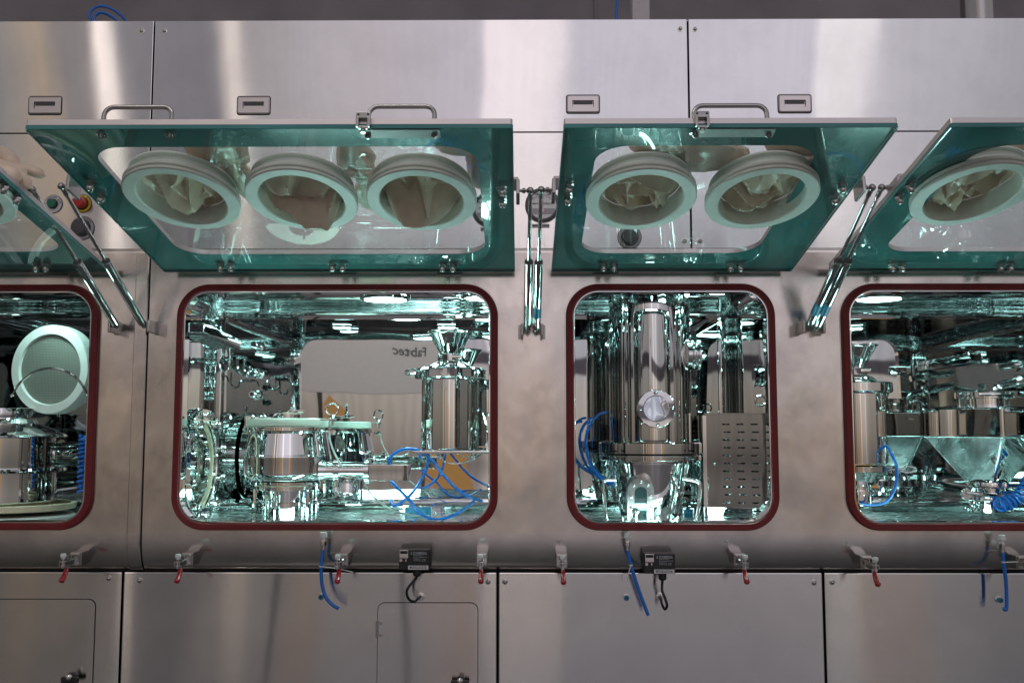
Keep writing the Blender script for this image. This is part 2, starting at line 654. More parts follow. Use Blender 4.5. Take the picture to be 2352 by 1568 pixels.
def shell(par, x0, x1, wins):
    m = MB()
    ztop = Z_LIP - 0.012
    holes = []
    for w in wins:
        holes.append(rr(WIN[w][0] + 0.012, WIN[w][1] - 0.012, WIN[w][2] + 0.012, WIN[w][3] - 0.012, RW - 0.012, 12)[::-1])
    zlow = WIN['w1'][2] - 0.012
    # flat field, then the top roll and the belly that rolls under
    m.sheet([(x0, zlow), (x1, zlow), (x1, ztop), (x0, ztop)], holes, lambda u, v: V((u, 0, v)))
    rows = []
    for i in range(9):
        a = PI / 2 * i / 8
        rows.append((0.018 - 0.018 * math.cos(a), ztop + 0.018 * math.sin(a)))
    rows.append((YU + 0.02, ztop + 0.018))
    m.loops([[V((x0, y, z)), V((x1, y, z))] for y, z in rows], False)
    rows = [(0.0, zlow)]
    h = zlow - ZS1
    for i in range(1, 25):
        a = PI / 2 * i / 24
        rows.append((0.048 * (1 - math.cos(a)), zlow - h * math.sin(a)))
    m.loops([[V((x0, y, z)), V((x1, y, z))] for y, z in rows], False)
    return m.build('front_shell', SAT, par)


shell(left, XL_END, SEAM - 0.001, ['w0'])
shell(right, SEAM + 0.001, XR_END, ['w1', 'w2', 'w3'])
# flange strip that covers the joint
js = MB()
xa, xb = xx(303, 0), xx(333, 0)
zlow = WIN['w1'][2] - 0.012
rows = [(-0.006, Z_LIP - 0.02), (-0.006, zlow)]
h = zlow - ZS1
for i in range(1, 25):
    a = PI / 2 * i / 24
    rows.append((-0.006 + 0.048 * (1 - math.cos(a)), zlow - h * math.sin(a)))
prof = [(0, 0.007), (0.0, 0.003), (0.003, 0.0)]
cross = [(xa, 0.0075), (xa, -0.002), (xa + 0.003, -0.005), (xb - 0.003, -0.005), (xb, -0.002), (xb, 0.0075)]
js.loops([[V((cx, y + dy, z)) for cx, dy in cross] for y, z in rows], False)
jo = js.build('joint_strip', SAT, right)
for xg in (xa - 0.0022, xb + 0.0004):
    js = MB()
    js.loops([[V((xg, y + 0.004, z)), V((xg, y + 0.0048, z)), V((xg + 0.0018, y + 0.0048, z)), V((xg + 0.0018, y + 0.004, z))] for y, z in rows], True)
    js.build('gap_shade_line', DARKGAP, jo)  # black lines stand in for the dark gaps beside the strip
MB().span((XL_END, 0.05, Z_BOT + 0.001), (SEAM, 0.1, ZS1 + 0.03)).build('belly_shade_strip', DARKGAP, left)  # black strip in the undercut, its shade put into the colour
MB().span((SEAM, 0.05, Z_BOT + 0.001), (XR_END, 0.1, ZS1 + 0.03)).build('belly_shade_strip', DARKGAP, right)

for w, par in (('w0', left), ('w1', right), ('w2', right), ('w3', right)):
    x0, x1, z0, z1 = WIN[w]
    m = MB()
    pr = [(0, 0.001), (0, -0.012), (0.0015, -0.0155)]
    for i in range(5):
        u = 0.0025 + i * 0.0038
        pr += [(u, -0.0170), (u + 0.0010, -0.0180), (u + 0.0024, -0.0180), (u + 0.0034, -0.0170)]
    pr += [(0.0225, -0.0155), (0.0228, -0.004)]
    rrsweep(m, x0, x1, z0, z1, RW, pr, 14)
    g = m.build('window_gasket', RUB, par, ang=50)
    m = MB()
    rrsweep(m, x0 - 0.005, x1 + 0.005, z0 - 0.005, z1 + 0.005, RW + 0.005, [(0, -0.0004), (0.0005, -0.002), (0.004, -0.002), (0.005, -0.0004)], 14)
    m.build('weld_bead', SAT, g)
    m = MB()
    rrsweep(m, x0 + 0.0232, x1 - 0.0232, z0 + 0.0232, z1 - 0.0232, RW - 0.0232, [(0, 0.03), (0, -0.0120), (0.001, -0.0135), (0.0035, -0.0135), (0.005, -0.012), (0.005, 0.03)], 14)
    m.build('window_frame', CHR, g)

# ------------------------------------------------------------------ chambers (polished inside)
YB = 0.85
ZC0, ZC1 = zz(1200, 0) - 0.035, 1.5 + 0.506
CH = {'w0': (-2.35, -1.335), 'w1': (-1.26, -0.02), 'w2': (0.075, 0.86), 'w3': (0.945, 2.3)}
LAMPS_AND_FILLS = {'w0': [(-1.62, 0.13)], 'w1': [(-0.51, 0.54), (-0.12, 0.50), (-0.86, 0.13), (-0.36, 0.13)], 'w2': [(0.72, 0.32), (0.44, 0.10)], 'w3': [(1.36, 0.54), (1.62, 0.11)]}  # those close to the front are unseen fill, added to light contents and doors
for w, par in (('w0', left), ('w1', right), ('w2', right), ('w3', right)):
    x0, x1 = CH[w]
    R1, R2, yf = 0.05, 0.05, 0.031
    m = MB()
    pr = [(0, yf), (0, YB - R2 - 0.002), (0, YB - R2)]
    for i in range(1, 9):
        a = PI / 2 * i / 8
        pr.append((R2 - R2 * math.cos(a), YB - R2 + R2 * math.sin(a)))
    pr.append((R2 + 0.002, YB))
    rows = []
    for d, y in pr:
        o = []
        r = max(R1 - d, 0.003)
        for cx, cz, a0 in ((x1 - d - r, ZC1 - d - r, 0), (x0 + d + r, ZC1 - d - r, 90), (x0 + d + r, ZC0 + d + r, 180), (x1 - d - r, ZC0 + d + r, 270)):
            for i in range(9):
                a = math.radians(a0 + 90 * i / 8)
                o.append(V((cx + r * math.cos(a), y, cz + r * math.sin(a))))
        rows.append(o)
    m.loops(rows, True)
    m.ngon([p.copy() for p in rows[-1]])
    gx0, gx1, gz0, gz1 = WIN[w]
    hole = rr(gx0 + 0.0285, gx1 - 0.0285, gz0 + 0.0285, gz1 - 0.0285, RW - 0.0285, 12)
    m.sheet([(p.x, p.z) for p in rows[0]], [hole[::-1]], lambda u, v: V((u, yf, v)))
    ch = m.build('chamber', MIR, par, ang=40)
    MB().span((x0 + 0.055, 0.05, ZC0 + 0.002), (x1 - 0.055, YB - 0.055, ZC0 + 0.005), 0.001).build('bounce_sheet', BOUNCE, ch)  # added reflector, bounces lamp light into the chamber and onto the doors
    al = bpy.data.lights.new('door_fill_light', 'AREA')  # added fill without a fitting, brightens doors and port rings from below
    al.shape = 'RECTANGLE'
    al.size, al.size_y = (gx1 - gx0) * 0.42, 0.045
    al.energy = 3.6 * (gx1 - gx0)
    al.color = (0.55, 1.0, 0.93)
    ao = bpy.data.objects.new('door_fill_light', al)
    COL.objects.link(ao)
    ao.location = (gx0 + (gx1 - gx0) * (0.38 if w != 'w2' else 0.45), 0.10, ZC0 + 0.02)
    ao.rotation_euler = V((0, -0.66, 0.75)).to_track_quat('-Z', 'Y').to_euler()
    for lx, ly in LAMPS_AND_FILLS[w]:
        g_ = 1.0 if ly > 0.2 else 0.55
        q = MB().lathe([(0.096 * g_, 0), (0.096 * g_, 0.010), (0.090 * g_, 0.013), (0.080 * g_, 0.013), (0.079 * g_, 0.006)], (lx, ly, ZC1 - 0.0005), (0, 0, -1), 40, cap0=False, cap1=False)
        q.build('lamp_or_fill_rim', CHR, ch)
        MB().lathe([(0.0785 * g_, 0.0), (0.0785 * g_, 0.0085), (0.070 * g_, 0.0115), (0.03 * g_, 0.0125)], (lx, ly, ZC1 - 0.001), (0, 0, -1), 40, cap0=False).build('lamp_or_fill_lens', LAMP, ch)

# ------------------------------------------------------------------ doors
YH = -0.055
ZH = zz(617, YH)
YF = -D + (D + YH) / 1.414
ZF = zz(285, YF)
VD = V((0, YF - YH, ZF - ZH))
LD = VD.length
VD.normalize()
QD = V((1, 0, 0)).cross(VD)     # towards the camera side (down and out)
QD.normalize()


def crumple(u, v, seeds):
    h = 0.0
    for dx, dy, c, a in seeds:
        h += a * abs(dx * u + dy * v - c)
    return h


def glove_mesh(mb, W, cx, cv, rad, tall, sd, drop, lump):
    """latex sleeve: fixed in the ring, folded inside it, with its slack lying on top of the glass"""
    rnd = random.Random(sd)
    seeds = []
    for i in range(6):
        a = rnd.uniform(0, PI)
        seeds.append((math.cos(a), math.sin(a), rnd.uniform(-0.045, 0.045), rnd.choice((-1, 1)) * rnd.uniform(0.35, 0.8)))
    px, pv = rnd.uniform(-0.02, 0.03), rnd.uniform(-0.05, -0.02)
    rows = []
    NR, NA = 40, 88
    base = sum(a * abs(c) for _, _, c, a in seeds)
    ridges = []
    for i in range(8):
        a, t = rnd.uniform(0, 2 * PI), rnd.uniform(0, PI)
        d = rnd.uniform(0.1, 0.75) * rad
        ridges.append((math.cos(a) * d, math.sin(a) * d, math.cos(t), math.sin(t), rnd.uniform(-0.020, 0.022), rnd.uniform(0.7, 1.7), rnd.uniform(0.12, 0.5), rnd.uniform(0.1, 0.4) * rad))
    for i in range(5):
        t = rnd.uniform(0, PI)
        ridges.append((rnd.uniform(-0.055, 0.055), rnd.uniform(-0.65, -0.1) * rad, math.cos(t), math.sin(t), drop * (1 - 0.25 * i), rnd.uniform(1.6, 3.2), rnd.uniform(0.25, 0.7), 0.25 * rad))
    for i in range(NR + 1):
        t = i / NR
        row = []
        for j in range(NA):
            an = 2 * PI * j / NA
            u, v = rad * t * math.cos(an), rad * t * math.sin(an)
            edge = (1 - t ** 5)
            h = -0.055
            wu = u + 0.012 * noise.noise(V((u * 14, v * 14, sd + 5)))
            wv = v + 0.012 * noise.noise(V((u * 14, v * 14, sd + 9)))
            for px, pv, e, f, H, s1, s2, ll in ridges:
                du, dv = wu - px, wv - pv
                h = max(h, H - s1 * abs(e * du + f * dv) - s2 * max(0, abs(-f * du + e * dv) - ll))
            h += crumple(u, v, seeds) * 0.25 * edge - base * 0.1
            n1 = noise.noise(V((u * 16, v * 16, sd))) * 0.007 * edge
            row.append(W(cx + u, cv + v * tall, min(h * edge + n1 - 0.022 * (1 - edge), 0.10)))
        rows.append(row)
    mb.loops(rows[1:], True, True, False)
    # skirt up to the ring
    # slack bags on the outer side
    for (du, dv, ru, rv, rq, s2) in lump:
        r2 = random.Random(s2)
        dirs = []
        for i in range(9):
            d = V((r2.uniform(-1, 1), r2.uniform(-1, 1), r2.uniform(-0.6, 1))).normalized()
            dirs.append((d, r2.uniform(-0.25, 0.25), r2.uniform(0.12, 0.38)))
        rows = []
        n = 40
        for i in range(n // 2 + 1):
            t = PI * i / (n // 2)
            row = []
            for j in range(n):
                d = V((math.sin(t) * math.cos(2 * PI * j / n), math.sin(t) * math.sin(2 * PI * j / n), math.cos(t)))
                s = 0.92
                for e, c, a in dirs:
                    s -= a * 0.55 * max(0, 0.45 - abs(d.dot(e) - c))
                s += 0.10 * noise.noise(d * 3.1 + V((s2, 0, 0)))
                p = d * s
                q = -0.016 - rq - p.z * rq
                row.append(W(cx + du + p.x * ru, cv + dv + p.y * rv, min(q, -0.014)))
            rows.append(row)
        mb.loops(rows, True, True, True)


def door(par, px_hl, px_hr, px_fl, px_fr, clear, ports, nuts, handles, latch, fingers=False):
    O = V((0, YH, ZH))
    W = lambda x, v, q: O + V((x, 0, 0)) + VD * v + QD * q

    def loc(px, py, q=0.0095):
        p = on_plane(px, py, O + QD * q, QD) - O
        return p.x, p.dot(VD)
    x0 = (loc(px_hl, 617)[0] + loc(px_fl, 287)[0]) / 2
    x1 = (loc(px_hr, 617)[0] + loc(px_fr, 287)[0]) / 2
    c0, c1 = loc(*clear[0]), loc(*clear[1])
    c2, c3 = loc(*clear[2]), loc(*clear[3])
    ox0, ox1 = (c0[0] + c2[0]) / 2, (c1[0] + c3[0]) / 2
    ov1, ov0 = (c0[1] + c1[1]) / 2, (c2[1] + c3[1]) / 2
    op = rr(ox0, ox1, ov0, ov1, 0.085, 12)
    out = rr(x0, x1, 0, LD, 0.006, 3)
    fr = MB().plate(out, [op[::-1]], W, -0.014, -0.0005).build('glove_door', EDGE, par, ang=30)
    MB().plate(rr(x0 + 0.001, x1 - 0.001, 0.001, LD - 0.001, 0.006, 3), [rr(ox0 + 0.001, ox1 - 0.001, ov0 + 0.001, ov1 - 0.001, 0.085, 12)[::-1]], W, 0.0, 0.0025).build('tinted_border', TEAL, fr)
    pc = []
    for p in ports:
        # the pixel is the centre of the ring's lower face
        pc.append(loc(p[0], p[1], 0.033))
    R0, R1, ST = 0.144, 0.109, 0.044
    m = MB().plate(out, [[(p[0], b + (p[1] - b) * (R1 + 0.012 + ST) / (R1 + 0.012)) for p in circ(a, b, R1 + 0.012, 40)][::-1] for a, b in pc], W, 0.003, 0.0095)
    m.build('glass_pane', GLS, fr)
    # green glass edge
    m = MB()
    rrsweep(m, x0 - 0.0012, x1 + 0.0012, -0.0012, LD + 0.0012, 0.007, [(0, 0.0005), (0, 0.0105), (0.003, 0.0108), (0.003, 0.0098)], 3, fn=lambda u, v, q: W(u, v, q))
    m.build('edge_trim', TEAL, fr)
    for i, (a, b) in enumerate(pc):
        o = W(a, b, 0)
        m = MB()
        m.oval([(R1, -0.022), (R1, 0.030), (R1 + 0.003, 0.033), (R0 - 0.003, 0.033), (R0, 0.030), (R0, 0.025), (R0 - 0.002, 0.0235), (R0 - 0.006, 0.023),
                (R0 - 0.006, 0.0205), (R0 - 0.002, 0.020), (R0, 0.018), (R0, 0.0115), (R0 - 0.002, 0.0100), (R1 + 0.010, 0.0100), (R1 + 0.010, -0.016), (R0 - 0.012, -0.0165),
                (R0 - 0.012, -0.020), (R0 - 0.014, -0.022)], ST, W, a, b)
        m.build('glove_port', PTFE, fr)
        m = MB()
        glove_mesh(m, W, a, b, R1 - 0.001, (R1 + ST) / R1, ports[i][2], ports[i][3], ports[i][4])
        m.build('glove', LAT, fr, ang=26)
    if fingers:
        m = MB()
        for f in fingers:
            pts = [at(*q) for q in f[0]]
            pts = spline(pts, 6)
            n = len(pts)
            rad = [0.82 * f[1] * (0.80 + 0.32 * (t / (n - 1))) * math.sqrt(max(0.02, 1 - max(0, (t / (n - 1) - 0.82) / 0.18) ** 2)) for t in range(n)]
            m.tube(pts, 0.01, 14, rr=rad)
        m.build('glove_finger', LAT, fr, ang=60)
    for px, py in nuts:
        a, b = loc(px, py, 0.025)
        o = W(a, b, 0.0096)
        m = MB()
        m.lathe([(0.0135, 0), (0.0135, 0.002)], o, QD, 20)
        m.lathe([(0.0105, 0.002), (0.0115, 0.003), (0.0115, 0.010), (0.0105, 0.011)], o, QD, 6)
        m.lathe([(0.0098, 0.011), (0.0098, 0.015), (0.0085, 0.020), (0.006, 0.0235), (0.002, 0.025)], o, QD, 18)
        m.build('cap_nut', NUT, fr)
    for pa, pb in handles:
        a, b = loc(pa, 283, -0.014)[0], loc(pb, 283, -0.014)[0]
        v = LD - 0.028
        hh, rc = 0.062, 0.022
        pts = [W(a, v, -0.013), W(a, v, -hh + rc)]
        for i in range(1, 7):
            t = PI / 2 * i / 6
            pts.append(W(a + rc - rc * math.cos(t), v, -hh + rc - rc * math.sin(t)))
        for i in range(0, 7):
            t = PI / 2 * i / 6
            pts.append(W(b - rc + rc * math.sin(t), v, -hh + rc - rc * math.cos(t)))
        pts.append(W(b, v, -0.013))
        m = MB().tube(pts, 0.0056, 14)
        h = m.build('handle', HW, fr)
        for q in (a, b):
            MB().lathe([(0.012, 0.0096), (0.012, 0.0115), (0.0075, 0.012), (0.0070, 0.018), (0.003, 0.022)], W(q, v, 0), QD, 16).build('handle_nut', NUT, h)
    for lp, plate in latch:
        a = loc(lp, 288, 0.0)[0]
        m = MB()
        c = W(a, LD + 0.004, -0.004)
        Mx = Matrix(((1, VD.x, QD.x, c.x), (0, VD.y, QD.y, c.y), (0, VD.z, QD.z, c.z), (0, 0, 0, 1)))
        m.box((0, 0.002, -0.014), (0.034, 0.012, 0.016), 0.002, Mx)
        m.box((-0.013, 0.004, 0.004), (0.007, 0.012, 0.024), 0.0015, Mx)
        m.box((0.013, 0.004, 0.004), (0.007, 0.012, 0.024), 0.0015, Mx)
        m.box((0, 0.003, 0.017), (0.022, 0.010, 0.006), 0.0015, Mx)
        m.cyl(Mx @ V((0, 0.0, 0.018)), Mx @ V((0, 0.0, 0.028)), 0.006, n=12)
        lt = m.build('latch', HW, fr)
        m = MB()
        for sx in (-0.011, 0.011):
            m.cyl(Mx @ V((sx, 0.004, -0.015)), Mx @ V((sx, 0.0086, -0.015)), 0.0028, n=10)
        m.build('pin_hole', BLK, lt)
        if plate:
            b2 = loc(plate, 300, 0.0096)[0]
            MB().box((0, 0, 0), (1, 1, 1), 0, None) if False else None
            m = MB()
            pl = [(a - 0.01, LD - 0.042), (b2, LD - 0.042), (b2, LD - 0.004), (a - 0.01, LD - 0.004)]
            m.plate(pl, [], W, 0.0098, 0.0125)
            m.build('handle_plate', PLT, fr)
    # brackets along the hinge side, between shell and door
    for (pa, pb) in zip(nuts[::2], nuts[1::2]):
        if abs(pa[1] - pb[1]) < 8:
            a, b = loc(pa[0], pa[1], 0.02)[0], loc(pb[0], pb[1], 0.02)[0]
            m = MB()
            m.box(((a + b) / 2, YH + 0.024, ZH + 0.018), (abs(b - a) + 0.05, 0.060, 0.010), 0.002)
            m.cyl((min(a, b) - 0.028, YH + 0.048, ZH + 0.008), (max(a, b) + 0.028, YH + 0.048, ZH + 0.008), 0.008, n=12)
            m.box(((a + b) / 2, -0.003, ZH + 0.002), (abs(b - a) + 0.05, 0.008, 0.034), 0.002)
            m.build('hinge', HW, fr)
    return fr, W, loc


LUMP1 = [(0.12, 0.13, 0.09, 0.13, 0.04, 3), (0.142, -0.02, 0.05, 0.16, 0.03, 4)]
LUMP2 = [(0.15, 0.08, 0.06, 0.16, 0.035, 8), (0.155, -0.12, 0.05, 0.10, 0.03, 9)]
LUMP3 = [(0.11, 0.17, 0.08, 0.06, 0.03, 12), (0.15, 0.06, 0.04, 0.15, 0.03, 13)]
LUMP4 = [(0.15, 0.10, 0.13, 0.10, 0.035, 21), (0.03, 0.16, 0.09, 0.055, 0.03, 22)]
LUMP5 = [(0.07, 0.16, 0.11, 0.06, 0.03, 31), (0.145, 0.05, 0.055, 0.16, 0.035, 32)]
door(left, -560, 244, -1130, -135, ((-900, 345), (-210, 345), (-480, 585), (222, 585)), [(-112, 452, 41, 0.02, [])],
     [(82, 618), (105, 618), (8, 438), (37, 463)], [], [],
     fingers=[(((-70, 330, -0.52), (-20, 372, -0.52), (20, 385, -0.53), (62, 402, -0.53)), 0.022),
              (((-40, 350, -0.56), (10, 385, -0.56), (40, 402, -0.56), (72, 432, -0.56)), 0.020),
              (((-60, 345, -0.60), (-20, 378, -0.60), (8, 392, -0.60), (48, 412, -0.60)), 0.026),
              (((10, 372, -0.50), (45, 386, -0.50), (70, 392, -0.49), (104, 404, -0.48)), 0.017),
              (((-60, 345, -0.5), (-20, 352, -0.48), (10, 358, -0.48), (38, 385, -0.50)), 0.030)])
door(right, 375, 1180, 42, 1180, ((212, 340), (1098, 346), (398, 586), (1116, 594)),
     [(419, 461, 5, 0.05, LUMP1), (694, 464, 6, 0.085, LUMP2), (969, 465, 14, 0.085, LUMP3)],
     [(506, 618), (530, 618), (763, 618), (787, 618), (1016, 619), (1040, 619), (208, 432), (232, 460), (1153, 443), (1154, 471)],
     [(231, 389), (845, 997)], [(836, 1010)])
door(right, 1267, 1815, 1297, 2075, ((1362, 340), (1930, 340), (1338, 588), (1705, 588)),
     [(1472, 463, 17, 0.02, LUMP4), (1749, 461, 18, 0.03, LUMP5)],
     [(1386, 618), (1410, 618), (1678, 618), (1701, 618), (1308, 438), (1305, 465), (1935, 436), (1917, 463)],
     [(1596, 1764)], [(1610, 1780)])
door(right, 1905, 2560, 2194, 3120, ((2300, 338), (2990, 338), (1985, 584), (2440, 584)),
     [(2232, 452, 23, 0.03, [(-0.02, 0.13, 0.14, 0.05, 0.03, 41)])],
     [(2050, 618), (2073, 618), (2299, 618), (2322, 618), (2092, 436), (2067, 462)], [], [])

# ------------------------------------------------------------------ gas struts
for top, mid, bot, par, sd in (((75, 436), (182, 603), (268, 748), left, -1), ((141, 428), (238, 600), (331, 748), right, 1),
                               ((1218, 438), (1215, 603), (1212, 757), right, -1), ((1243, 436), (1237, 603), (1232, 757), right, 1),
                               ((2003, 431), (1925, 600), (1857, 750), right, -1), ((2025, 431), (1948, 600), (1877, 750), right, 1)):
    T, B = at(top[0], top[1], -0.50), at(bot[0], bot[1], -0.060)
    ax = (B - T).normalized()
    ln = (B - T).length
    # split point: nearest on axis to the seen joint
    best = min((abs((ROT.transposed() @ (T + ax * ln * t / 200 - CAM)).y / -(ROT.transposed() @ (T + ax * ln * t / 200 - CAM)).z * F - (784 - mid[1])), t) for t in range(200))[1] / 200
    J = T + ax * ln * best
    m = MB()
    m.cyl(J, B - ax * 0.012, 0.0132, n=20, bev=0.001)
    m.cyl(J + ax * 0.03, J + ax * 0.032, 0.0136, n=20)
    st = m.build('gas_strut', CHR, par)
    MB().cyl(J - ax * 0.0045, J + ax * 0.002, 0.0129, n=20, bev=0.001).build('seal_cap', DGRY, st)
    MB().cyl(T + ax * 0.01, J + ax * 0.002, 0.0054, n=14).build('piston_rod', CHR, st)
    m = MB().sphere(T, 0.0105, 16)
    m.cyl(T, T + ax * 0.03, 0.0068, n=12)
    m.build('ball_joint', HW, st)
    m = MB().sphere(B, 0.0085, 14)
    m.cyl(B - ax * 0.02, B, 0.0068, n=12)
    m.build('ball_joint', HW, st)
    m = MB()
    m.cyl(T, T + V((sd * 0.030, 0, 0)), 0.0045, n=10)
    m.cyl(T + V((sd * 0.014, 0, 0)), T + V((sd * 0.022, 0, 0)), 0.0078, n=6)
    c = T + V((sd * 0.034, 0, 0))
    Mx = Matrix(((1, VD.x, QD.x, c.x), (0, VD.y, QD.y, c.y), (0, VD.z, QD.z, c.z), (0, 0, 0, 1)))
    m.box((0, 0, 0.004), (0.010, 0.075, 0.044), 0.002, Mx)
    m.box((sd * 0.032, 0, -0.020), (0.066, 0.075, 0.008), 0.002, Mx)
    m.build('door_bracket', HW, st)
    m = MB()
    sb = -sd if abs(bot[0] - 1200) < 100 else (1 if sd > 0 else -1)
    sb = {0: -1, 1: 1, 2: -1, 3: 1, 4: -1, 5: 1}[[268, 331, 1212, 1232, 1857, 1877].index(bot[0])]
    m.cyl(B, B + V((sb * 0.02, 0, 0)), 0.0045, n=10)
    m.box((B.x + sb * 0.018, (B.y - 0.012) / 2 - 0.002, B.z - 0.002), (0.009, abs(B.y) + 0.020, 0.040), 0.003)
    m.box((B.x + sb * 0.022, -0.003, B.z - 0.002), (0.016, 0.006, 0.044), 0.001)
    m.build('wall_bracket', HW, st)
    if bot[0] == 1232 or bot[0] > 1800:
        c0 = B - ax * 0.105
        m = MB()
        q = ax.to_track_quat('Z', 'Y').to_matrix()
        m.loops([[c0 + q @ V((0.0135 * math.cos(t * 2 * PI / 24), 0.0135 * math.sin(t * 2 * PI / 24), h)) for t in range(24)] for h in (0, 0.045)], True)
        m.build('blue_sticker', BLUD, st)

# ------------------------------------------------------------------ toggle clamps
for bx, by in ((179, 1281), (434, 1282), (789, 1283), (1107, 1283), (1290, 1285), (1696, 1284), (1986, 1289), (2342, 1289)):
    par = left if bx < 300 else right
    b = at(bx, by, -0.03)
    yb = 0.012 + 0.0
    m = MB()
    m.span((b.x - 0.018, -0.045, b.z - 0.021), (b.x + 0.018, 0.02, b.z + 0.020), 0.002)
    cl = m.build('toggle_clamp', HW, par)
    m = MB()
    m.span((b.x - 0.015, -0.0535, b.z - 0.019), (b.x + 0.015, -0.045, b.z + 0.018), 0.001)
    for dx in (-0.010, 0.010):
        for dz in (-0.014, 0.012):
            m.sphere((b.x + dx, -0.054, b.z + dz), 0.0036, 10)
    m.build('clamp_base', NUT, cl)
    m = MB()
    for dx in (-0.007, 0.003):
        m.span((b.x + dx, -0.088, b.z - 0.014), (b.x + dx + 0.003, -0.052, b.z + 0.016), 0.0008)
    m.cyl((b.x - 0.010, -0.075, b.z + 0.002), (b.x + 0.009, -0.075, b.z + 0.002), 0.0035, n=10)
    # U-shaped arm that carries the spindle, jutting out towards the viewer
    for dx in (-0.0105, 0.0055):
        m.span((b.x + dx, -0.135, b.z - 0.011), (b.x + dx + 0.0022, -0.070, b.z + 0.003), 0.0006)
    m.lathe([(0.0112, -0.010), (0.0112, -0.0085), (0.005, -0.0085), (0.005, 0.001), (0.0112, 0.001), (0.0112, 0.0025)], (b.x - 0.001, -0.128, b.z + 0.0), (0, 0, 1), 16)
    m.cyl((b.x - 0.001, -0.128, b.z - 0.018), (b.x - 0.001, -0.128, b.z + 0.016), 0.0036, n=10)
    m.lathe([(0.0062, 0), (0.0062, 0.005)], (b.x - 0.001, -0.128, b.z - 0.016), (0, 0, 1), 6)
    # lever
    m.tube([(b.x + 0.001, -0.080, b.z + 0.004), (b.x + 0.001, -0.098, b.z - 0.016), (b.x + 0.001, -0.112, b.z - 0.032)], 0.0042, 8)
    m.build('clamp_arm', NUT, cl)
    MB().lathe([(0.0048, 0.006), (0.0060, 0.008), (0.0090, 0.013), (0.0086, 0.019), (0.0068, 0.022)], (b.x - 0.001, -0.128, b.z + 0.004), (0, 0, 1), 14).build('spindle_tip', WHT, cl)
    pts = spline([V((b.x + 0.001, -0.106, b.z - 0.022)), V((b.x + 0.001, -0.116, b.z - 0.036)), V((b.x + 0.001, -0.128, b.z - 0.048)), V((b.x + 0.001, -0.142, b.z - 0.056))], 5)
    n = len(pts)
    MB().tube(pts, 0.01, 14, rr=[(0.0062 + 0.0034 * (i / (n - 1))) * (1 if i < n - 2 else (0.86 if i == n - 2 else 0.45)) for i in range(n)]).build('red_grip', REDP, cl)

